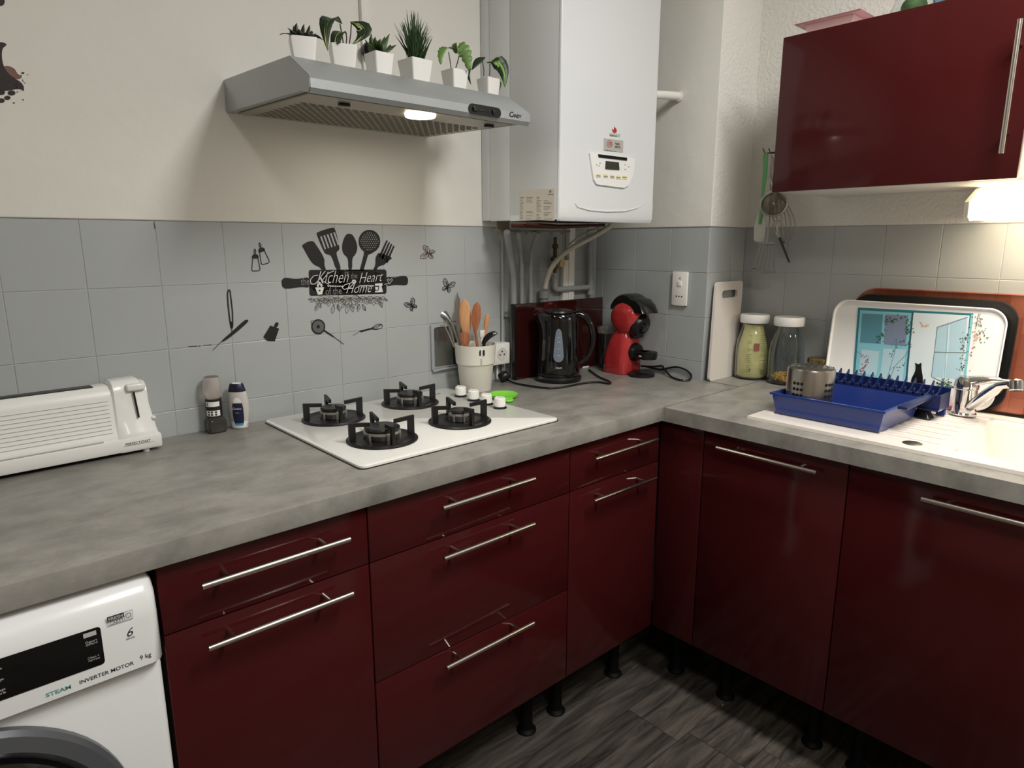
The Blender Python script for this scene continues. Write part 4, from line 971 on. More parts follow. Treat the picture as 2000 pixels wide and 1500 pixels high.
# ------------------------------------------------------------------ switch plate on the side wall
t = thing('switch_plate', 'white plate with light switch and socket on the side wall', 'wall switch', (XS, -.386, 1.206))
obj('plate', MB().box((XS-.0012, -.356, 1.149), (XS-.010, -.417, 1.265), .002), white_plastic, t, world=True)
obj('rocker', MB().box((XS-.0095, -.379, 1.216), (XS-.013, -.396, 1.232), .0015), white_plastic, t, world=True)
mb = MB()
for y, z in ((-.376, 1.181), (-.387, 1.181), (-.398, 1.181)): mb.lathe([(.0028, 0), (.0028, .0005)], (XS-.0100, y, z), 10, (-1,0,0))
mb.box((XS-.010, -.383, 1.240), (XS-.0105, -.391, 1.2415)); mb.box((XS-.010, -.3865, 1.243), (XS-.0105, -.3885, 1.247)); mb.box((XS-.0098, -.356, 1.1485), (XS-.0102, -.364, 1.1505)); mb.box((XS-.0098, -.410, 1.1485), (XS-.0102, -.417, 1.1505))
obj('socket_holes', mb, black_plastic, t, world=True)

# ------------------------------------------------------------------ utensil pot
UC = Vector((-.246, -.078, .9)); t = thing('utensil_pot', 'white plastic pot holding wooden spoons, behind the hob knobs', 'pot', UC)
prof = [(.049, 0), (.050, .002), (.0575, .082), (.0585, .084), (.0625, .088), (.0660, .146), (.0665, .148), (.0645, .148), (.061, .088), (.056, .08), (.048, .004), (0, .004)]
pm = M('cream_white_pot', (232, 228, 218), .4); pot_o = obj('pot', MB().lathe(prof, (0,0,0), 48), pm, t)
cdir = Vector((-.62, -.785, 0)); side = Vector((.785, -.62, 0))
for du in (.014, .026):
    c = cdir*.0636 + side*du; mb = MB(); mb.prism([c*1.005 + side*a + Z*(.128+b) for a, b in rrect(.005, .018, .0024, 5)], cdir*-.004); obj('slot', mb, black_plastic, pot_o)
mb = MB()
for k in range(4): c = cdir*.0622*1.01 + side*.018; mb.prism([c+side*a+Z*(.092+k*.005+b) for a, b in ((-.003, 0), (.003, 0), (.003, .002), (-.003, .002))], cdir*-.003)
obj('embossed_mark', mb, M('pot_emboss', (200, 196, 188), .5), pot_o)
G = 'kitchen utensils standing in the white pot'
def up_(u, v, d): return ptp(u, v, UC - HV*d, HV)
HV = Vector((.667, .745, 0)).normalized()
light_wood = wood('beech_wood', (196, 142, 98), (216, 164, 118), (20, 20, 3)); red_wood = wood('reddish_wood', (150, 92, 62), (178, 116, 80), (20, 20, 3))
def utensil(name, label, cat, mb, m): return tag(obj(name, mb, m), label, cat, G)
def spoon(u0, v0, u1, v1, ytip, w, L, m, label, hollow=True, name='wooden_spoon', cat='wooden spoon', base=(0, 0)):
    """head top at (u1,v1), head bottom at (u0,v0), stick runs down into the pot"""
    a = up_(u1, v1, ytip); b = up_(u0, v0, ytip); e = Vector((UC.x+base[0], UC.y+base[1], .906)); ax = (a-b).normalized(); sd = RT; nn = sd.cross(ax).normalized(); hl = (a-b).length
    rings = []
    for i in range(13):
        s = i/12; c = b.lerp(a, s); ww = w*(max(.12, math.sqrt(max(0, 1-(2*s-1)**2)))*(.75+.25*s) if i else .28); ww = max(ww, .0012)
        tk = .0035*math.sqrt(max(.05, 1-(2*s-1)**2)); cup = .0035*(1-(2*s-1)**2) if hollow else 0
        ring = []
        for k in range(16):
            q = 2*pi*k/16; fx, fn = cos(q), sin(q); ring.append(c + sd*ww*fx + nn*(tk*fn - cup*(1-fx*fx)*(1 if fn < 0 else .4)))
        rings.append(ring)
    mb = MB().loft(rings); mb.tube([e, b.lerp(e, .5), b+ax*.006], [.005, .0045, .0042], 10); return utensil(name, label, cat, mb, m)
spoon(911, 660, 907, 584, 0, .0215, 0, light_wood, 'broad pale wooden spatula, the tallest wooden head in the pot', False, 'wooden_spatula', 'wooden spatula', (.0, .0))
spoon(928, 648, 932, 590, .012, .0165, 0, red_wood, 'reddish wooden spoon right of the broad spatula', True, base=(.012, -.022))
spoon(948, 648, 952, 612, -.022, .0095, 0, light_wood, 'small rounded pale wooden handle at the right of the pot', False, 'wooden_stirrer', 'utensil', (.03, .005))
spoon(909, 676, 908, 646, .036, .0185, 0, red_wood, 'short dark wooden spoon head at the pot rim', True, base=(-.012, -.022))
# carving knife tip
a, b, c, d = up_(893, 570, -.035), up_(898.5, 585, -.035), up_(900, 664, -.035), up_(891.5, 664, -.035)
mb = MB().prism([a, b, c, d, up_(890.5, 590, -.035)], (0, .0015, 0)); mb.box((c.x-.012, c.y-.003, .95), (c.x, c.y+.003, c.z+.004)); utensil('knife', 'steel knife blade pointing up behind the wooden spatula', 'knife', mb, steel)
# ladle left
P3 = arc(up_(840, 607, -.01), up_(880, 598, -.012), up_(893, 662, -.015), 10); e = Vector((UC.x-.01, UC.y, .906))
mb = MB(); ws = [.002, .009, .013, .0145, .013, .010, .007, .005, .004, .004, .004]
leaf(mb, P3, ws, (-.3, -.45, -.85), .25); mb.tube([P3[7], P3[10], e], .003, 8); o = utensil('fish_slice', 'shiny steel serving slice leaning out of the pot to the left', 'serving slice', mb, steel); solid(o, .0012)
# tongs
P = [up_(866, 630, .015), up_(872, 627, .015), up_(880, 645, .015), up_(888, 675, .015), e+Vector((-.015, -.02, 0))]; mb = MB().tube(P, .0033, 8); mb.tube([up_(866, 630, .02), up_(876, 652, .02), up_(887, 678, .02)], .002, 8)
utensil('tongs', 'bent steel tongs at the left rim of the pot', 'tongs', mb, steel)
a = up_(941, 652, -.008); mb = MB().box(a-Vector((.009, .004, .010)), a+Vector((.009, .004, .012)), .001); mb.tube([a, (UC.x+.02, UC.y, .91)], .0045, 8); utensil('peeler', 'small peeler with white top at the right of the pot', 'peeler', mb, white_plastic)
spoon(943, 672, 960, 648, .03, .013, 0, black_plastic, 'black nylon spoon head curling over the right rim', True, 'serving_spoon', 'serving spoon', (.0, -.034))
P3 = arc(up_(946, 672, .0), up_(958, 646, .0), up_(972, 652, -.005), 8); mb = leaf(MB(), P3, [.002, .004, .006, .008, .009, .009, .008, .006, .001], (0, -.4, -.8), .3); mb.tube([P3[0], (UC.x+.022, UC.y-.012, .91)], .003, 8); solid(utensil('metal_spoon', 'dull metal spoon behind the black nylon spoon', 'spoon', mb, M('dull_metal', (110, 108, 104), .3, metal=.9)), .001)

# ------------------------------------------------------------------ green spoon rest
g = pt(983, 770, z=.91); t = thing('spoon_rest', 'lime green silicone spoon rest between the hob knobs and the pot', 'spoon rest', (g.x, g.y, .9))
lime = M('lime_silicone', (126, 214, 62), .45)
mb = MB().lathe([(.036, .001), (.043, .006), (.0445, .012), (.0425, .012), (.036, .007), (0, .005)], (g.x, g.y, .9), 40); obj('dish', mb, lime, t, world=True)
d = pt(1003, 792, z=.905)-Vector((g.x, g.y, .905)); d.normalize(); n = Vector((-d.y, d.x, 0)); mb = MB(); c0 = Vector((g.x, g.y, .9))
ring_o = []; 
mb.box((0,0,0), (0.0001,0.0001,0.0001)); mb = MB(); c1 = c0 + d*.058
mb.tube([c1 + (n*cos(q)*.013 + d*sin(q)*.012) + Z*.005 for q in [k/16*2*pi for k in range(16)]], .0045, 8, closed=True)
mb.tube([c0+d*.038+n*.014+Z*.006, c1+n*.012+Z*.005], .0045, 8); mb.tube([c0+d*.038-n*.014+Z*.006, c1-n*.012+Z*.005], .0045, 8); obj('hanging_loop', mb, lime, t, world=True)

# ------------------------------------------------------------------ dark glass panel, kettle, jar, coffee machine
t = thing('glass_chopping_board', 'dark red-brown glossy glass board standing against the pipes behind the kettle', 'chopping board', (.17, -.055, .9))
def bd(x, y, z): return (x, y + (z-.9)*.03-.002, z)
mb = MB(); x0, x1, z1 = -.060, .396, 1.160
rings = []
for y, ins in ((-.062, .002), (-.060, 0), (-.046, 0)):
    rings.append([bd(x, y, z) for x, z in ((x0+ins, .9005+ins), (x1-ins, .9005+ins), (x1-ins, z1-ins), (x0+ins, z1-ins))])
obj('panel', MB().loft(rings), M('dark_brown_red_glass', (46, 16, 14), .06, coat=.8), t, world=True); mb.bm.free()
obj('edge_strip', MB().prism([bd(x0-.001, -.0625, .9005), bd(x0+.006, -.0625, .9005), bd(x0+.006, -.0625, z1), bd(x0-.001, -.0625, z1)], (0, .014, 0)), black_plastic, t, world=True)
obj('foot', MB().box((.28, -.066, .9002), (.315, -.045, .906), .001), white_plastic, t, world=True)

KC = Vector((.060, -.150, .9)); t = thing('kettle', 'glossy black electric kettle with water gauge, in front of the dark glass board', 'kettle', KC, radians(-42))
obj('power_base', MB().lathe([(.078, 0), (.080, .003), (.080, .012), (.074, .019), (0, .019)], (0,0,0), 48), black_plastic, t)
def kr(r, z, sp=0):
    o = []
    for k in range(48):
        a = 2*pi*k/48; rr_ = r + sp*max(0, cos(a-pi))**10; o.append((rr_*cos(a), rr_*sin(a), z))
    return o
mb = MB().loft([kr(.072, .0195), kr(.0745, .024), kr(.0745, .035), kr(.071, .09), kr(.068, .15), kr(.0665, .18, .004), kr(.0650, .205, .014), kr(.0645, .222, .020), kr(.060, .229, .020), kr(.045, .234), kr(.02, .236)]); kb = obj('body', mb, black_gloss, t)
obj('lid', MB().lathe([(.050, .2335), (.048, .239), (.030, .243), (0, .244)], (0,0,0), 32), black_plastic, t)
mb = MB().tube([(.045, 0, .224), (.066, 0, .228), (.090, 0, .216), (.108, 0, .190), (.117, 0, .155), (.115, 0, .120), (.105, 0, .090), (.090, 0, .070), (.070, 0, .056)], [.010, .012, .012, .011, .0105, .010, .009, .008, .006], 14); obj('handle', mb, black_gloss, t)
# gauge facing the camera (local -y)
mb = MB(); rings = []
hwl = [(.074, .006), (.081, .0145), (.092, .0175), (.12, .0155), (.15, .0125), (.174, .0095), (.184, .004)]
for z, w in hwl:
    R = (.071-.003*(z-.09)/.06 if z >= .09 else .071+(.09-z)*.0636)+.0012
    rings.append([(R*sin((i/6-1)*w/R) - .004, -R*cos((i/6-1)*w/R), z) for i in range(13)])
obj('water_gauge', mb.loft(rings, cap=False, closed=False), M('smoky_blue_gauge', (112, 124, 138), .15, coat=.5), kb)
mb = MB()
for z in (.095, .118, .140, .155): mb.box((-.008, -.0728+(z-.09)*.05, z), (.002, -.0718+(z-.09)*.05, z+.001))
obj('gauge_marks', mb, tw, kb)
text(None, 'PHILIPS', .007, (-.012, -.0750, .052), X, Z, tw, parent=t, world=False, width=.020, bold=.02)
def cord(par, spec, r, plug=None):
    P = []
    for u, v, dz in spec:
        p = pt(u, v, z=.9+r+.0012+dz)
        if p.x > XS-.008: p = pt(u, v, x=XS-.008)
        if p.y > -.008: p = pt(u, v, y=-.008)
        p.z = max(p.z, .9+r+.0012); P.append(p)
    Q = []
    n = len(P)
    for i in range(n-1):
        p0, p1, p2, p3 = P[max(i-1, 0)], P[i], P[i+1], P[min(i+2, n-1)]
        for k in range(6):
            s = k/6; Q.append(.5*((2*p1)+(-p0+p2)*s+(2*p0-5*p1+4*p2-p3)*s*s+(-p0+3*p1-3*p2+p3)*s**3))
    Q.append(P[-1]); mb = MB().tube(Q, r, 8)
    o = obj('cord', mb, black_plastic, par, world=True)
    if plug: plug(o, P[0])
    return o
def plg(t, p):
    q = pt(984, 735, z=.9205); obj('plug', MB().lathe([(.014, -.016), (.0175, -.010), (.018, .008), (.013, .016)], q, 20, (.5, -.2, .3)), black_plastic, t, world=True)
cord(t, [(988,741,.004),(1010,749,0),(1045,755,0),(1075,758,0),(1105,755,0),(1135,749,0),(1165,746,0),(1190,749,0),(1190,745,0),(1170,736,0),(1150,722,0)], .0032, plug=plg)
# glass jar with metal lid
t = thing('storage_jar', 'clear jar with crinkled foil lid, half hidden behind the red coffee machine', 'jar', (.368, -.098, .9))
obj('jar', MB().lathe([(.026, 0), (.028, .003), (.028, .12), (.026, .128), (.0245, .128), (.026, .118), (.026, .005), (0, .004)], (0,0,0), 32), glass, t)
obj('lid', MB().lathe([(.029, .129), (.031, .131), (.031, .150), (.028, .154), (0, .154)], (0,0,0), 40), M('crinkled_foil', (200, 200, 198), .25, metal=1, bump=(220, .01)), t)

# coffee machine
CX, CY = .338, -.212; t = thing('coffee_machine', 'rounded red and black capsule coffee machine by the side wall', 'coffee machine', (CX, CY, .9))
cred = M('red_gloss_plastic', (176, 50, 52), .16, coat=.5)
def cr_(hx, y0, y1, z, r=.03): return [(a, (y0+y1)/2+b, z) for a, b in rrect(2*hx, y1-y0, min(r, hx*.98, (y1-y0)/2*.98), 6)]
mb = MB().loft([cr_(.056, -.046, .062, .001), cr_(.057, -.048, .063, .006), cr_(.057, -.048, .062, .05), cr_(.054, -.048, .054, .09), cr_(.049, -.047, .043, .12), cr_(.042, -.044, .032, .145), cr_(.036, -.038, .022, .165)]); cb = obj('body', mb, cred, t)
# head drum: axis x, bulging sides
hy, hz_ = -.022, .203; R = .060
prof = [(.022, -.054), (.042, -.050), (.053, -.042), (.0585, -.030), (.060, -.015), (.060, .015), (.0585, .030), (.053, .042), (.042, .050), (.022, .054)]
mb = MB().lathe(prof, (0, hy, hz_), 40, (1,0,0)); hd = obj('head', mb, cred, t)
# black lid over the head (crescent with beak to -y)
mb = MB(); outer = []; 
for k in range(15):
    a = radians(150 - k*10.5); rr_ = .071 + .020*max(0, (k-7)/7)**1.5; outer.append((hy - rr_*cos(pi-a) if False else hy + rr_*cos(a), hz_ + rr_*sin(a)))
ys = []
crescent = [(hy + (.066+.014*s)*cos(radians(20+155*s)), hz_ + (.074)*sin(radians(20+155*s))) for s in [k/16 for k in range(17)]]
tip = (hy-.112, hz_+.018); inner = [(hy-.078, hz_+.030), (hy-.062, hz_+.020), (hy-.040, hz_+.046), (hy, hz_+.058), (hy+.045, hz_+.040)]
tip = (hy-.098, hz_+.020)
outl = [(hy+.060, hz_+.026)] + [(hy+.069*cos(radians(a)), hz_+.084*sin(radians(a))) for a in range(28, 126, 8)] + [(hy-.062, hz_+.066), (hy-.084, hz_+.046), tip] + inner
rings = []
for x, s in ((-.044, .90), (-.036, .97), (-.02, 1), (.02, 1), (.036, .97), (.044, .90)):
    c = Vector((hy, hz_+.03)); rings.append([(x, c.x+(y-c.x)*s, c.y+(z-c.y)*s) for y, z in outl])
obj('lid', MB().loft(rings), M('black_soft_gloss', (20, 22, 22), .2, coat=.3), t, ang=40)
# black capsule mouth at the front of the head
mb = MB().lathe([(.044, 0), (.046, .010), (.044, .026), (.036, .036), (.012, .040)], (0, hy-.026, hz_-.020), 32, (0, -.9, -.35)); mo = obj('capsule_holder', mb, black_plastic, t)
mb = MB().lathe([(.024, 0), (.022, .014), (.012, .018)], (0, hy-.050, hz_-.030), 24, (0, -.75, -.65)); obj('grip', mb, black_gloss, mo)
mb = MB().lathe([(.030, 0), (.026, -.016), (.010, -.022)], (0, hy-.030, hz_-.052), 24); obj('nozzle', mb, black_plastic, mo)
# drip arm
mb = MB().lathe([(.034, 0), (.034, .010), (.028, .022)], (0, -.044, .080), 32, (0,-1,0)); mb.box((-.026, -.115, .062), (.026, -.060, .088), .008, 3); ar = obj('drip_tray_arm', mb, black_plastic, t)
mb = MB().lathe([(.032, .062), (.034, .070), (.034, .086), (.030, .088), (0, .088)], (0, -.105, 0), 28); obj('drip_tray', mb, black_plastic, ar)
text(None, 'KRUPS', .007, (-.0335, -.094, .072), (.35, -1, 0), Z, white_plastic, parent=t, world=False, width=.020, th=.004, bold=.02)
mb = MB().lathe([(.043, .0005), (.046, .003), (.046, .011), (.040, .015), (0, .015)], (-.012, -.092, 0), 36); obj('foot', mb, black_plastic, t)
cord(t, [(1252,715,.012),(1275,716,.01),(1293,715,.012),(1297,720,.01),(1310,735,0),(1328,742,0),(1346,742,0),(1350,733,0),(1340,723,.004),(1322,717,.006),(1305,719,.008),(1290,722,.010),(1262,716,.012)], .0036)
# ------------------------------------------------------------------ white chopping board
t = None; mb = MB(); o_ = Vector((.515, YP-.006, .9005)); tilt = .012/.33
def wb_(a, b, d=0): return o_ + X*(a+(b-.166)*.09) + Z*(-a*.0) + Z*b + Y*(-.017 + b*tilt - d)
outl = [(a, b+.166) for a, b in rrect(.170, .332, .014, 5)]
hole = [(a+.004, b+.290) for a, b in rrect(.100, .026, .012, 5)]
m2 = MB()
def plate_with_hole(mb, out, hol, f, d):
    n = len(out)
    for dd in (0, d):
        pass
    Vo = [[mb.v(f(a, b, dd)) for a, b in out] for dd in (0, d)]; Vh = [[mb.v(f(a, b, dd)) for a, b in hol] for dd in (0, d)]
    for s in (0, 1):
        for i in range(n): j = (i+1) % n; mb.face([Vo[s][i], Vo[s][j], Vh[s][j], Vh[s][i]])
    for V in (Vo, Vh):
        for i in range(n): j = (i+1) % n; mb.face([V[0][i], V[0][j], V[1][j], V[1][i]])
plate_with_hole(mb, outl, hole, wb_, .009)
o = obj('chopping_board', mb, M('warm_white_polyethylene', (214, 208, 200), .5)); tag(o, 'white plastic chopping board with a hand hole, leaning on the corner pillar', 'chopping board')
m2.bm.free()

# ------------------------------------------------------------------ big jars
lidm = M('white_screw_lid', (240, 239, 236), .35, coat=.2)
def big_jar(label, x, y, h=.222):
    t = thing('glass_jar', label, 'jar', (x, y, .9), 0, 'tall glass jars with white lids')
    R = .0565
    P = [(R-.008, 0), (R-.002, .006), (R, .02), (R, .10), (R-.004, .135), (R-.012, .165), (R-.018, .182), (R-.018, h-.022)]
    Pi = [(r-.0022, z) for r, z in P[::-1][:-1]] + [(R-.012, .004), (0, .004)]
    obj('jar', MB().lathe(P+Pi, (0,0,0), 48), glass, t)
    mb = MB(); rings = []
    for rr_, z in ((.046, h-.028), (.0475, h-.026), (.0475, h-.004), (.045, h+.001), (0.001, h+.001)):
        rings.append([((rr_+(.0006 if (k % 2 and .04 < rr_ and z < h-.003) else 0))*cos(2*pi*k/64), (rr_+(.0006 if (k % 2 and rr_ > .04 and z < h-.003) else 0))*sin(2*pi*k/64), z) for k in range(64)])
    obj('lid', mb.loft(rings), lidm, t, ang=50); return t
J1 = (.585, -.578); J2 = (.585, -.700)
t1 = big_jar('white-lidded glass jar stuffed with a yellow packet, beside the white chopping board', *J1)
t2 = big_jar('white-lidded glass jar with a little pasta at the bottom, right of the yellow one', *J2)
bag = M('yellow_packet', (255, 236, 166), .35, noise=(14, .10)); random.seed(9)
rings = []
for z, r in ((.005, .043), (.012, .050), (.05, .0515), (.09, .0505), (.12, .048), (.15, .040), (.172, .035), (.188, .033)):
    rings.append([((r-.0025*abs(sin(5*q+z*60))-.001*random.random())*cos(q), (r-.0025*abs(sin(5*q+z*60))-.001*random.random())*sin(q), z) for q in [2*pi*k/40 for k in range(40)]])
pk = obj('yellow_packet', MB().loft(rings), bag, t1, ang=70, label='crumpled yellow packet')
def jpatch(a0, a1, z0, z1, m, r=.0525, nm='packet_print'):
    n = 6; mb = MB(); rings = [[(r*cos(radians(a0+(a1-a0)*i/n)), r*sin(radians(a0+(a1-a0)*i/n)), z) for i in range(n+1)] for z in (z0, z1)]
    mb.loft(rings, cap=False, closed=False); return obj(nm, mb, m, pk)
jpatch(212, 232, .102, .128, M('dull_red_print', (190, 110, 92), .5), .0512)
mb = MB(); random.seed(17)
for z in [.03+.0065*k for k in range(20)]:
    for a0, a1 in ((188, 206), (234, 262)):
        if random.random() < .75:
            e = a0+(a1-a0)*random.uniform(.5, 1); rz_ = .0528 if z < .1 else (.0516 if z < .12 else .0495)
            mb.loft([[(rz_*cos(radians(a0+(e-a0)*i/4)), rz_*sin(radians(a0+(e-a0)*i/4)), zz) for i in range(5)] for zz in (z, z+.0013)], cap=False, closed=False)
for k in range(7): 
    a = 240+k*2.6; mb.loft([[(.0530*cos(radians(a+i)), .0530*sin(radians(a+i)), zz) for i in (0, .9)] for zz in (.022, .038)], cap=False, closed=False)
mb.loft([[(.0530*cos(radians(200+i)), .0530*sin(radians(200+i)), zz) for i in (0, 4)] for zz in (.034, .041)], cap=False, closed=False)
obj('packet_print', mb, M('faded_green_print', (120, 122, 84), .6), pk, kind='stuff')
pasta = M('dry_pasta', (222, 172, 84), .5); mb = MB(); random.seed(2)
for k in range(130):
    r = .040*math.sqrt(random.random()); q = random.uniform(0, 2*pi); z = .010+random.random()*.030*(1-.4*r/.04); c = Vector((r*cos(q), r*sin(q), z)); d = Vector((random.uniform(-1, 1), random.uniform(-1, 1), random.uniform(-.5, .5))).normalized()*.009
    e = Vector((random.uniform(-1, 1), random.uniform(-1, 1), .4)).normalized()*.004; mb.tube([c-d, c+e, c+d], .0019, 5)
obj('pasta', mb, pasta, t2, kind='stuff')
# small jar with gold lid
J3 = (.590, -.806); t = thing('glass_jar', 'small glass jar with a golden lid, behind the steel strainer', 'jar', (*J3, .9))
obj('jar', MB().lathe([(.030, 0), (.034, .004), (.034, .062), (.030, .074), (.030, .082), (.028, .082), (.028, .073), (.032, .06), (.032, .006), (0, .005)], (0,0,0), 36), glass, t)
obj('contents', MB().lathe([(.030, .006), (.031, .01), (.031, .058), (0, .058)], (0,0,0), 30), M('pale_contents', (196, 188, 170), .6), t)
obj('lid', MB().lathe([(.033, .083), (.0345, .084), (.0345, .096), (.032, .0985), (0, .098)], (0,0,0), 36), M('gold_lid', (150, 128, 84), .3, metal=.9), t)

# ------------------------------------------------------------------ sink
t = thing('sink', 'white composite sink with ribbed drainer set in the right worktop', 'sink', (.31, -1.3, .9))
sm = M('white_composite', (236, 228, 219), .3, coat=.2)
SX0, SX1, SY0, SY1 = .060, .570, -.857, -1.77
mb = MB()
def frame(x0, x1, y0, y1, z0, z1, bev=0): mb.box((x0, y0, z0), (x1, y1, z1), bev)
ZS = .9085
frame(SX0, .125, SY0, SY1, .9003, ZS); frame(.515, SX1, SY0, SY1, .9003, ZS); frame(.125, .515, SY0, -.885, .9003, ZS); frame(.125, .515, -1.715, SY1, .9003, ZS)
frame(.125, .515, -.885, -1.300, .9003, .9045)
bmesh.ops.remove_doubles(mb.bm, verts=mb.bm.verts, dist=1e-5)
obj('deck', mb, sm, t, world=True)
mb = MB()
for x in (.165, .215, .265, .315, .365, .415, .465): mb.box((x-.004, -.90, .9040), (x+.004, -1.285, .9075), .0015)
obj('drainer_ribs', mb, sm, t, world=True)
# basin
mb = MB(); rings = []
bcx, bcy = .320, -1.508
for w, h, z, r in ((.392, .416, .9046, .02), (.386, .410, .900, .03), (.372, .396, .76, .04), (.352, .376, .742, .045), (.02, .02, .738, .009)):
    rings.append([(bcx+a, bcy+b, z) for a, b in rrect(w, h, r)])
mb.loft(rings, cap=False); mb.lathe([(.02, .7375), (.0, .7375)], (bcx, bcy, 0), 8)
basin = solid(obj('basin', mb, sm, t, world=True), .004)
obj('drain', MB().lathe([(.035, .740), (.037, .7425), (.030, .7435), (0, .742)], (bcx, bcy, 0), 28), chrome, basin, world=True)
q = pt(1782, 865, z=.910); mb = MB().lathe([(.019, .9045), (.0205, .9095), (.018, .9105), (0, .9100)], (q.x, q.y, 0), 28); mb2 = obj('overflow_cap', mb, M('satin_chrome', (160, 155, 148), .3, metal=1), t, world=True)
q = pt(1868, 882, z=.89); obj('overflow_hole', MB().lathe([(.004, 0), (.004, .002)], (q.x, q.y, q.z), 12, (-.5, .8, .3)), M('dull_metal'), basin, world=True)

# faucet
fb = pt(1890, 812, z=.910); FXc, FYc = fb.x+.018, fb.y+.016
t = thing('faucet', 'chrome single-lever faucet on the sink deck', 'faucet', (FXc, FYc, .9085))
obj('base', MB().lathe([(.031, 0), (.031, .004), (.028, .008), (.0275, .070), (.029, .072)], (0,0,0), 36), chrome, t)
mb = MB().lathe([(.029, .073), (.0295, .080), (.028, .094), (.020, .103), (0, .106)], (0,0,0), 36)
# lever: wide blade towards -y and up
rings = []
for s, w, th, zc in ((0, .026, .015, .090), (.03, .024, .014, .098), (.06, .020, .009, .104), (.09, .016, .005, .107), (.115, .011, .003, .108)):
    rings.append([(a, -s, zc+b) for a, b in [(w*cos(k/16*2*pi), th*sin(k/16*2*pi)) for k in range(16)]])
mb.loft(rings); obj('lever', mb, chrome, t)
# spout: flattened arm rising over the basin
e0 = Vector((-.015, -.015, .022)); tp = pt(1955, 752, x=FXc-.10) - Vector((FXc, FYc, .9085)); P = [e0, e0.lerp(tp, .4), e0.lerp(tp, .8), tp, tp + Vector((-.014, -.022, .008))]
rings = []
for i, p in enumerate(P):
    dr = (P[min(i+1, 4)]-P[max(i-1, 0)]).normalized(); sd = dr.cross(Z).normalized(); uu = sd.cross(dr); w = (.013, .017, .016, .013, .012)[i]; h = (.010, .014, .013, .010, .010)[i]
    rings.append([p + sd*w*cos(k/16*2*pi) + uu*h*sin(k/16*2*pi) for k in range(16)])
obj('spout', MB().loft(rings), chrome, t)
p = P[-1]; mb = MB().lathe([(.013, -.014), (.0145, -.012), (.0145, .010), (.012, .013)], p+Vector((-.006, -.012, 0)), 24, (.3, .2, 1)); obj('aerator', mb, chrome, t)

# ------------------------------------------------------------------ trays leaning on wall B
def tray_frame(xb, xt, zb, h):
    n = Vector((-h, 0, xt-xb)).normalized(); up = Vector((xt-xb, 0, math.sqrt(max(0, h*h-(xt-xb)**2)))).normalized(); return up, up.cross(-Y) if False else Vector((-up.z, 0, up.x))
def tray(name, label, y0, y1, xb, xt, h, r, mat, rim=.012, zb=.9105, rimw=.012, cat='tray', th=.004, cut=None):
    up, n = tray_frame(xb, xt, zb, h); c = Vector((xb, (y0+y1)/2, zb)) + up*h/2; w = abs(y1-y0)
    t = thing(name, label, cat, (xb, (y0+y1)/2, zb))
    def ring(ww, hh, rr_, d): return [c + (-Y)*a + up*b + n*d for a, b in rrect(ww, hh, rr_, 8)]
    prof = [(w-2*rimw, h-2*rimw, r-rimw*.5, 0), (w-.004, h-.004, r, rim*.75), (w, h, r, rim), (w-.006, h-.006, r-.002, rim+.001), (w-2*rimw-.002, h-2*rimw-.002, r-rimw*.5, th), ]
    mb = MB(); mb.loft([ring(*p) for p in prof])
    o = obj('tray', mb, mat, t, world=True, ang=45); return t, o, c, up, n, th
wood_m = M('acacia_blocks', (158, 84, 56), .35)
def fn(nt, b):
    tc = nt.nodes.new('ShaderNodeTexCoord'); br = nt.nodes.new('ShaderNodeTexBrick'); mp = nt.nodes.new('ShaderNodeMapping')
    mp.inputs['Rotation'].default_value = (0, radians(90), radians(0)); sx = nt.nodes.new('ShaderNodeSeparateXYZ'); cb = nt.nodes.new('ShaderNodeCombineXYZ')
    nt.links.new(tc.outputs['Object'], sx.inputs[0]); nt.links.new(sx.outputs[2], cb.inputs[0]); nt.links.new(sx.outputs[1], cb.inputs[1])
    nt.links.new(cb.outputs[0], br.inputs['Vector']); br.inputs['Scale'].default_value = 1; br.inputs['Brick Width'].default_value = .085; br.inputs['Row Height'].default_value = .034; br.inputs['Mortar Size'].default_value = .0004
    br.inputs['Color1'].default_value = (*lin((120, 64, 48)), 1); br.inputs['Color2'].default_value = (*lin((150, 88, 66)), 1); br.inputs['Mortar'].default_value = (*lin((110, 54, 38)), 1)
    nt.links.new(br.outputs[0], b.inputs['Base Color'])
link_node(wood_m, fn)
tray('tray', 'large reddish wooden tray with rounded corners, rearmost against the wall', -.885, -1.408, .608, .628, .318, .068, wood_m, rim=.012, rimw=.016)
tray('tray', 'black oval-cornered tray standing between the wooden tray and the white tray', -.884, -1.312, .592, .612, .300, .055, M('black_tray', (26, 26, 26), .35), rim=.011)
t, tr, c, up, n, th = tray('tray', 'white tray painted with blue windows and a black cat, front of the stack', -.838, -1.292, .570, .598, .280, .045, M('white_melamine', (240, 240, 238), .25, coat=.4), rim=.010, rimw=.006)
org = c + n*(th+.0003)
K8, O8, P8 = 5.556, 1640, 560
def tq(u, v, d=0): return ptp(O8+u/K8, P8+v/K8, org+n*d, n)
cols = {'teal': (44, 120, 134), 'blue': (86, 142, 160), 'lav': (124, 138, 162), 'aqua': (132, 196, 210), 'pale': (214, 228, 232), 'sky': (176, 208, 220), 'dteal': (38, 84, 100), 'leafg': (70, 96, 70), 'pinkr': (150, 92, 112), 'cat': (16, 15, 16), 'peach': (224, 176, 150), 'cream': (226, 222, 210)}
order = list(cols); mats_ = [M('tray_print_'+k, cols[k], .3, coat=.3) for k in order]
mb = MB()
def q4(name, pts, d=.0001): mb.mi = order.index(name); mb.prism([tq(u, v, d) for u, v in pts], n*.0001); mb.mi = 0
q4('teal', [(200,225),(1452,290),(1355,1110),(140,1000)])
q4('aqua', [(222,255),(785,285),(715,1040),(165,990)], .0003)
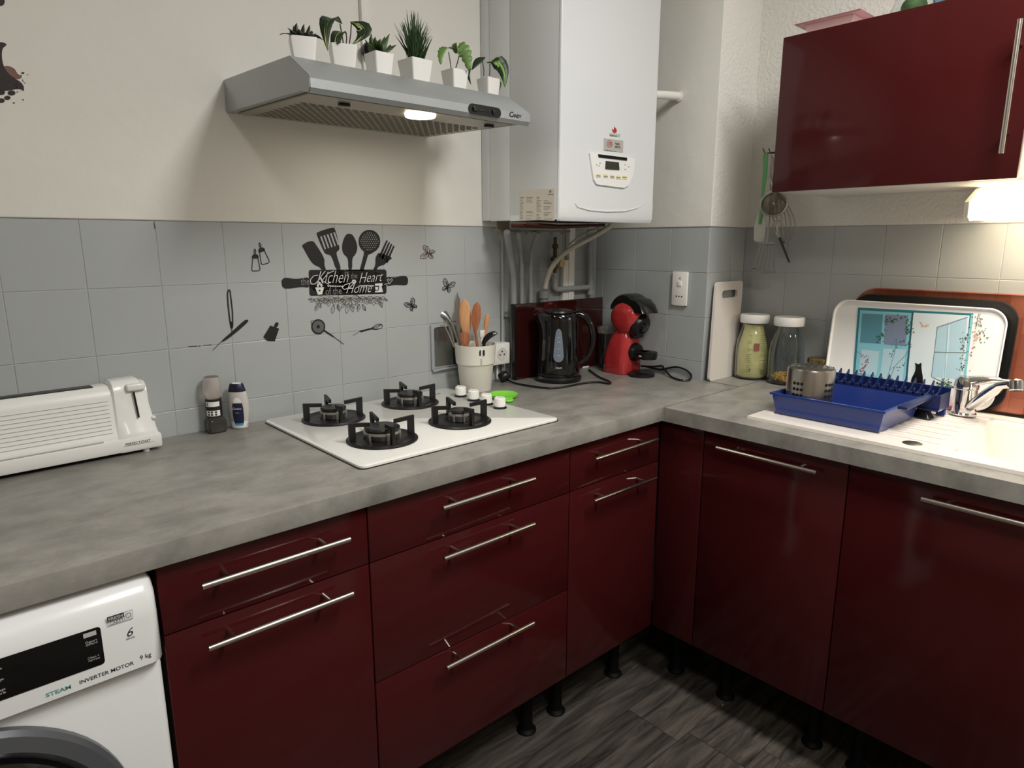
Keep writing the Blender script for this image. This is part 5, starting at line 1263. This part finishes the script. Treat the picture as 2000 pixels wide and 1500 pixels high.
q4('blue', [(245,290),(470,300),(445,620),(220,605)], .0005); q4('lav', [(500,300),(745,310),(715,645),(480,625)], .0005)
q4('aqua', [(230,650),(450,660),(415,1000),(180,980)], .0005); q4('sky', [(240,680),(430,700),(400,960),(200,940)], .0007); q4('sky', [(475,670),(720,680),(680,1030),(435,1000)], .0005)
q4('pale', [(800,280),(1410,312),(1335,1095),(730,1050)], .0003)
q4('teal', [(200,225),(215,225),(165,1000),(140,1000)], .0009); q4('dteal', [(785,275),(802,275),(728,1055),(708,1050)], .0009)
q4('aqua', [(1425,300),(1452,300),(1390,800),(1362,1110),(1330,1090),(1385,600)], .0007)
q4('sky', [(1050,440),(1170,400),(1165,700),(1035,705)], .0005); q4('sky', [(1200,395),(1385,335),(1350,705),(1180,700)], .0005); q4('sky', [(1030,720),(1150,720),(1120,990),(1000,975)], .0005); q4('sky', [(1175,720),(1345,720),(1310,1000),(1145,990)], .0005)
def ln(name, P, w, d=.0009):
    mb.mi = order.index(name)
    for a, b in zip(P, P[1:]):
        dx, dy = b[0]-a[0], b[1]-a[1]; L = math.hypot(dx, dy) or 1; nx, ny = -dy/L*w/2, dx/L*w/2
        mb.prism([tq(p, q, d) for p, q in ((a[0]+nx, a[1]+ny), (b[0]+nx, b[1]+ny), (b[0]-nx, b[1]-ny), (a[0]-nx, a[1]-ny))], n*.0001)
    mb.mi = 0
ln('lav', [(1060,440),(1390,330)], 9); ln('leafg', [(1030,710),(1380,715)], 6); ln('teal', [(995,980),(1060,440)], 5); ln('leafg', [(1000,980),(1290,1110)], 6); ln('aqua', [(1180,400),(1135,990)], 7)
q4('cat', sub([(815,818),(850,845),(890,820),(885,880),(905,990),(900,1075),(780,1075),(770,1010),(820,920),(825,860)], 1), .0011)
ln('peach', [(870,380),(900,410),(890,435),(970,410),(930,440)], 10); ln('teal', [(560,640),(620,560),(600,700),(560,840),(520,980)], 4); ln('leafg', [(545,1000),(600,860),(700,760),(780,640)], 4)
random.seed(31)
def dots(name, pts, spread, nn, s):
    for k in range(nn):
        i = random.random()*(len(pts)-1); a = pts[int(i)]; b = pts[int(i)+1]; f = i-int(i)
        cx, cy = a[0]+(b[0]-a[0])*f+random.gauss(0, spread), a[1]+(b[1]-a[1])*f+random.gauss(0, spread); r = s*random.uniform(.6, 1.3)
        q4(name, [(cx+r*cos(q), cy+r*.8*sin(q)) for q in (0, 1.5, 3, 4.6)], .0011)
dots('leafg', [(490,340),(560,370),(640,340),(740,370),(760,460),(720,480),(800,470)], 20, 60, 10); dots('leafg', [(520,380),(470,500),(440,560),(410,600)], 20, 30, 9)
dots('pinkr', [(230,720),(300,800),(260,880),(220,950)], 16, 50, 8); dots('dteal', [(560,760),(600,640),(680,600),(780,650),(700,850),(560,900)], 20, 30, 8)
dots('leafg', [(1500,300),(1490,420),(1530,500),(1560,560)], 28, 50, 8); dots('leafg', [(1400,520),(1330,600),(1350,760),(1340,920)], 24, 60, 8); dots('peach', [(1500,500),(1470,580)], 16, 20, 10); dots('pinkr', [(1300,660),(1420,740),(1470,640)], 14, 14, 8)
dots('leafg', [(1060,1060),(1130,1040),(1200,1070)], 20, 50, 10); dots('leafg', [(480,1000),(560,1020)], 14, 20, 10)
ln('pinkr', [(1510,295),(1480,440)], 4); ln('pinkr', [(1510,295),(1540,440)], 4)
obj('printed_picture', mb, mats_, tr, world=True, label='printed picture of blue windows with a sitting black cat')
# pink dish behind the rack
a, b = pt(1843, 775, z=.913), pt(1874, 790, z=.913)
o = obj('sponge', MB().box((.528, -1.13, .909), (.563, -1.215, .922), .004), M('pink_sponge', (214, 160, 176), .8, bump=(300, .003))); tag(o, 'flat pink sponge behind the dish rack, left of the faucet', 'sponge')

# ------------------------------------------------------------------ blue dish rack
RA = Vector((.290, -1.03, .9092)); t = thing('dish_rack', 'blue plastic dish rack standing on the sink drainer', 'dish rack', RA)
blue = M('blue_plastic', (34, 56, 126), .3, coat=.2)
bxo = [(.140, -.882), (.140, -1.165), (.372, -1.172), (.382, -.888)]
def ringq(s, z, o=bxo):   # inset s
    cx, cy = sum(p[0] for p in o)/4, sum(p[1] for p in o)/4
    return [(cx+(x-cx)*(1-s/abs(x-cx)), cy+(y-cy)*(1-s/abs(y-cy)), z) for x, y in o]
zt = .963; zb = .9092
mb = MB().loft([ringq(.010, zb), ringq(0, zt-.003), ringq(-.005, zt-.003), ringq(-.005, zt+.002), ringq(.003, zt+.002), ringq(.014, zb+.003)], cap=False); R0 = ringq(.014, zb+.003); mb.face([mb.v(p) for p in R0]); mb.face([mb.v(p) for p in ringq(.010, zb)][::-1])
obj('tray', mb, blue, t, world=True, ang=25)
# plate part: raised, behind (towards the wall)
px0, px1, py0, py1 = .386, .462, -.888, -1.215
mb = MB(); mb.box((px0, py0, .932), (px1, py1, .936)); mb.box((px1-.004, py0, .932), (px1, py1, .984)); mb.box((px0, py0, .936), (px1, py0-.004, .974)); mb.box((px0, py1, .936), (px1, py1+.004, .974)); mb.box((px0, -1.17, .932), (px0-.012, py1, .936)); mb.box((px0-.004, py0, .936), (px0, py1, .974))
mb.box((px0-.20, -1.178, .966), (px0, -1.2, .973), .001)
pr = obj('plate_rack', mb, M('shaded_blue_plastic', (22, 34, 80), .35), t, world=True)  # plate part and dividers: blue darkened to stand in for shade
for k in range(14):
    y = py0-.016-k*.0222
    mb = MB(); mb.prism([(px0-.001, y, .936), (px0-.001, y, .972), (px0+.022, y, .968), (px0+.045, y, .972), (px1+.002, y, .998), (px1+.005, y, .992), (px1-.002, y, .936)], (0, -.0032, 0)); mb.box((px0-.004, y+.001, .968), (px0+.004, y-.0042, .984), .0008); obj('divider', mb, M('shaded_blue_plastic', (22, 34, 80), .35), pr, world=True)
mb = MB().loft([[(.395+a, -1.175+b, z) for a, b in rrect(w, w*1.2, .006, 3)] for w, z in ((.040, .9092), (.034, .914), (.022, .932))]); obj('foot', mb, black_plastic, t, world=True)  # added black block stands in for the cat's dark reflection
mb = MB().box((.45, -1.19, .9092), (.462, -1.21, .932)); mb.box((.45, -.895, .9092), (.462, -.91, .932)); obj('foot', mb, blue, t, world=True)
# steel strainer standing upside down in the rack
SC = Vector((.213, -.950, .9125)); t = thing('cutlery_drainer', 'perforated steel cutlery drainer standing upside down in the blue rack', 'cutlery drainer', SC)
bs = M('bright_brushed_steel', (190, 184, 176), .25, metal=1, bump=(8, .0002)); R = .060; Ht = .124
sb = obj('cylinder', MB().lathe([(R+.002, 0), (R+.002, .003), (R, .004), (R, Ht-.008), (R-.002, Ht-.003), (R-.008, Ht), (0, Ht)], (0,0,0), 56), bs, t)
hm = M('hole_dark', (14, 14, 14), .6); mb = MB()
for z in (.038, .0535, .069, .0845):
    for k in range(36):
        if k % 8 in (0, 1, 2):
            a = radians(k*10+4); d = Vector((cos(a), sin(a), 0)); mb.lathe([(.0044, 0), (.0044, .0006)], d*(R-.0001)+Z*z, 10, d)
for rr_, nn in ((.012, 6), (.026, 12), (.040, 18)):
    for k in range(nn): a = 2*pi*k/nn; mb.lathe([(.0032, 0), (.0032, .0004)], (rr_*cos(a), rr_*sin(a), Ht-.0001), 8)
obj('holes', mb, hm, sb, kind='stuff')

# ------------------------------------------------------------------ wall cabinet
t = thing('wall_cabinet', 'bordeaux wall cabinet with long vertical bar handle, top right', 'wall cabinet', (.47, -1.04, 1.50))
UZ0, UZ1, UY0, UY1, UX = 1.503, 1.908, -.752, -1.325, .300
cabw = M('white_carcass', (226, 224, 218), .5)
obj('carcass', MB().box((UX+.020, UY0-.003, UZ0+.002), (XB-.007, UY1+.001, UZ1-.003), .001), cabw, t, world=True)
d = obj('door', MB().box((UX, UY0, UZ0), (UX+.018, UY1, UZ1), .0015), red_gloss, t, world=True)
h = bar_handle(.272, d, Vector((UX, -1.297, 1.690)) - wloc(t), Z, -X)
# under-cabinet lamp
t = thing('cabinet_lamp', 'glowing warm white lamp fixed under the wall cabinet, right edge', 'lamp', (.56, -1.4, 1.42))
lm = M('lit_lamp_diffuser', (255, 236, 200), .4, emit=4.5)
mb = MB(); mb.prism([(XB-.008, -1.195, 1.430), (.50, -1.195, 1.418), (.48, -1.195, 1.428), (.478, -1.195, 1.462), (.56, -1.195, 1.500), (XB-.008, -1.195, 1.500)], (0, -.5, 0)); obj('diffuser', mb, lm, t, world=True)
mb = MB(); mb.prism([(XB-.007, -1.184, 1.428), (.50, -1.184, 1.416), (.478, -1.184, 1.427), (.476, -1.184, 1.464), (.56, -1.184, 1.502), (XB-.007, -1.184, 1.502)], (0, -.0105, 0)); obj('end_cap', mb, white_plastic, t, world=True)

# things on the wall cabinet
zc = UZ1
a = pt(1546, 45, z=1.965); b = pt(1655, 18, z=1.965); c_ = pt(1702, 36, z=1.965)
t = thing('storage_box', 'translucent pink plastic box with a wide lid on the wall cabinet', 'box', (.47, -.86, zc))
pink = M('translucent_pink', (226, 168, 172), .35, trans=.25)
mb = MB().loft([[(x, y, 1.940) for x, y in ((.33, -.768), (.60, -.768), (.60, -.935), (.33, -.935))], [(x, y, 1.943) for x, y in ((.327, -.765), (.603, -.765), (.603, -.938), (.327, -.938))]]); obj('lid', mb, pink, t, world=True)
mb = MB().loft([[(.345+x, -.785-y, z) for x, y in ((i, i), (.24-i, i), (.24-i, .13-i), (i, .13-i))] for z, i in ((zc+.0005, .012), (1.9395, 0))]); obj('box', mb, M('pale_pink_plastic', (236, 196, 196), .4), t, world=True)
q = pt(1785, 14, x=.42); t = thing('glass_vase', 'clear glass vase with a green base on the wall cabinet', 'vase', (q.x, q.y, zc))
obj('glass', MB().lathe([(.055, 0), (.060, .004), (.045, .05), (.03, .10), (.04, .14), (.038, .14), (.028, .10), (.043, .05), (.056, .006), (0, .006)], (0,0,0), 32), glass, t)
obj('green_base', MB().ell((0, 0, .034), (.030, .030, .026)), M('green_moss', (72, 108, 56), .6, noise=(60, .4)), t)
q = pt(1822, 2, x=.42); o = obj('jar', MB().lathe([(.026, 0), (.028, .01), (.028, .07), (.02, .08), (0, .08)], (.42, q.y-.03, zc+.0005), 28), M('blue_tinted_glass', (120, 160, 190), .1, coat=.4)); tag(o, 'pale blue jar beside the glass vase on the wall cabinet', 'jar')
q = pt(1848, 2, x=.40); o = obj('box', MB().box((.36, q.y-.015, zc+.0005), (.46, q.y-.09, zc+.06), .002), black_plastic); tag(o, 'small black box on the wall cabinet, right of the blue jar', 'box')

# ------------------------------------------------------------------ utensils hanging beside the wall cabinet
HXp = .560
def hp(u, v, d=0): return pt(1450+u/5.77, 280+v/5.77, x=HXp+d)
t = thing('hook_rail', 'small rail with dark hooks on the side of the wall cabinet', 'hooks', hp(290, 100))
a = hp(290, 100); mb = MB().box((.47, UY0+.001, a.z-.006), (.60, UY0+.006, a.z+.008), .001); obj('rail', mb, M('cream_rail', (214, 200, 170), .5), t, world=True)
mb = MB()
for x, u, v in ((-.0, 255, 100), (.0, 320, 100)):
    p = hp(u, v); mb.tube([(p.x, UY0+.006, p.z), (p.x, p.y+0*.006, p.z-.004), (p.x, p.y+.008, p.z+.012)], .002, 6)
obj('hook', mb, black_plastic, t, world=True)
G = 'utensils hanging beside the wall cabinet'
mb = MB(); mb.mi = 0
rings = []
for u, v, w in ((262, 110, 14), (262, 125, 30), (255, 350, 26), (225, 600, 18), (205, 780, 16), (190, 910, 12)):
    p = hp(u, v); ww = w/5.77/330; rings.append([p + (-Y*.75-X*.3)*ww*cos(k/10*2*pi) + X*.003*sin(k/10*2*pi) for k in range(10)])
t = thing('spatula', 'green-handled spatula with a white blade, leftmost of the hanging utensils', 'spatula', hp(262, 110), 0, G)
obj('handle', mb.loft(rings), M('mint_green_plastic', (108, 178, 116), .35), t, world=True)
P = [(175, 790), (220, 790), (262, 850), (258, 1000), (240, 1110), (150, 1108), (128, 1085), (130, 950)]
obj('blade', MB().prism([hp(u, v, .003) for u, v in P], (.003, 0, 0)), M('ivory_plastic', (212, 212, 202), .4), t, world=True)
t = thing('sieve', 'round wire sieve hanging at the lower corner of the wall cabinet', 'sieve', hp(320, 110), 0, G)
c = hp(355, 680, -.03); rad_ = (hp(490, 680, -.03)-hp(220, 680, -.03)).length/2; nx_ = (CAM-c).normalized(); e1 = nx_.cross(Z).normalized(); e2 = e1.cross(nx_)
obj('rim', MB().tube([c + e1*rad_*cos(q) + e2*rad_*.95*sin(q) for q in [k/32*2*pi for k in range(32)]], .0028, 8, closed=True), steel, t, world=True)
mb = MB()
for r_, dd in ((1, 0), (.93, .006), (.8, .013), (.62, .019), (.4, .023), (.15, .025)): pass
rings = [[c + e1*rad_*r_*cos(q) + e2*rad_*.95*r_*sin(q) - nx_*dd for q in [k/32*2*pi for k in range(32)]] for r_, dd in ((.98, 0), (.93, .006), (.8, .013), (.62, .019), (.4, .023), (.1, .025))]
mesh_m = M('wire_mesh', (120, 110, 98), .4, metal=.9, alpha=.75, noise=(300, .4)); obj('wire_bowl', mb.loft(rings, cap=False), mesh_m, t, world=True)
obj('handle', MB().tube([c+e2*rad_*.95, hp(310, 400), hp(335, 150), hp(325, 140)], .0028, 8), steel, t, world=True)
t = thing('whisk', 'wire balloon whisk hanging behind the sieve', 'whisk', hp(440, 600), 0, G)
w0 = hp(400, 560); w1 = hp(470, 1130)
for k in range(6):
    s = (k-2.5)/2.5; a = w0; mid = hp(470+s*125, 900, .012*(1-abs(s))*(1 if k % 2 else -1)); P = arc(a, mid*2-(a+w1)/2, w1, 12); obj('wire', MB().tube(P, .002, 6), steel, t, world=True)
obj('handle', MB().tube([w0, hp(370, 400), hp(340, 160)], .004, 8), steel, t, world=True)
t = thing('slotted_turner', 'grey slotted steel turner hanging lowest of the utensils', 'turner', hp(290, 950), 0, G)
mb = MB(); d_ = -.012
for k in range(5):
    a0 = 195+k*34; a1 = a0+20; b0 = 110+k*55; b1 = b0+32; mb.prism([hp(a0, 1140, d_), hp(a1, 1140, d_), hp(b1, 1420, d_), hp(b0, 1410, d_)], (.0015, 0, 0))
mb.prism([hp(180, 1110, d_), hp(355, 1110, d_), hp(365, 1150, d_), hp(175, 1145, d_)], (.0015, 0, 0)); mb.prism([hp(104, 1405, d_), hp(368, 1430, d_), hp(372, 1465, d_), hp(240, 1475, d_), hp(106, 1440, d_)], (.0015, 0, 0)); obj('blade', mb, M('shaded_steel', (150, 148, 144), .35, metal=.8), t, world=True)
obj('handle', MB().tube([hp(270, 1115, d_), hp(300, 900, d_), hp(320, 500, .005), hp(330, 160, .005)], [.0045, .0035, .003, .003], 8), steel, t, world=True)
t = thing('can_opener', 'steel peeler with a dark pointed blade among the hanging utensils', 'peeler', hp(400, 1000), 0, G)
obj('blade', MB().prism([hp(400, 1060, -.015), hp(425, 1055, -.015), hp(535, 1345, -.015), hp(515, 1340, -.015)], (.003, 0, 0)), M('dark_steel', (70, 68, 66), .3, metal=.9), t, world=True)
obj('handle', MB().tube([hp(410, 1065, -.015), hp(390, 1020, -.015), hp(395, 930, -.015), hp(420, 870, -.012), hp(370, 860, -.012), hp(350, 900, -.012), hp(335, 700, 0), hp(335, 160, .0)], .0026, 8), chrome, t, world=True)

# dark end of an object cut off at the right edge, crumb on the floor
q = pt(1998, 805, z=.91); o = obj('bottle', MB().lathe([(.016, 0), (.016, .055), (.010, .064), (.010, .078), (0, .078)], (q.x+.0, q.y-.012, .9092), 20), M('dark_grey_bottle', (60, 62, 66), .3)); tag(o, 'dark grey bottle cut off at the right edge, behind the basin', 'bottle')
q = pt(1411, 1377, z=0); o = obj('crumb', MB().box((q.x-.004, q.y-.0015, .0002), (q.x+.004, q.y+.0015, .002), .0004), M('yellow_crumb', (200, 190, 90), .6)); tag(o, 'tiny yellowish crumb on the dark wooden floor', 'crumb')
# ceiling lamps outside the frame; the left one is added fill light
for x, y, lab in ((-.40, -1.93, 'long white ceiling light panel nearer the kitchen corner'), (-1.7, -2.6, 'added long white ceiling light panel for fill at the left of the room')):
    t = thing('ceiling_lamp', lab, 'ceiling lamp', (x, y, CZ)); obj('housing', MB().box((-.18, -.44, -.001), (.18, .44, -.04), .006), white_plastic, t); obj('end_cap', MB().box((-.182, -.455, -.001), (.182, -.441, -.045), .004).box((-.182, .441, -.001), (.182, .455, -.045), .004), white_plastic, t)
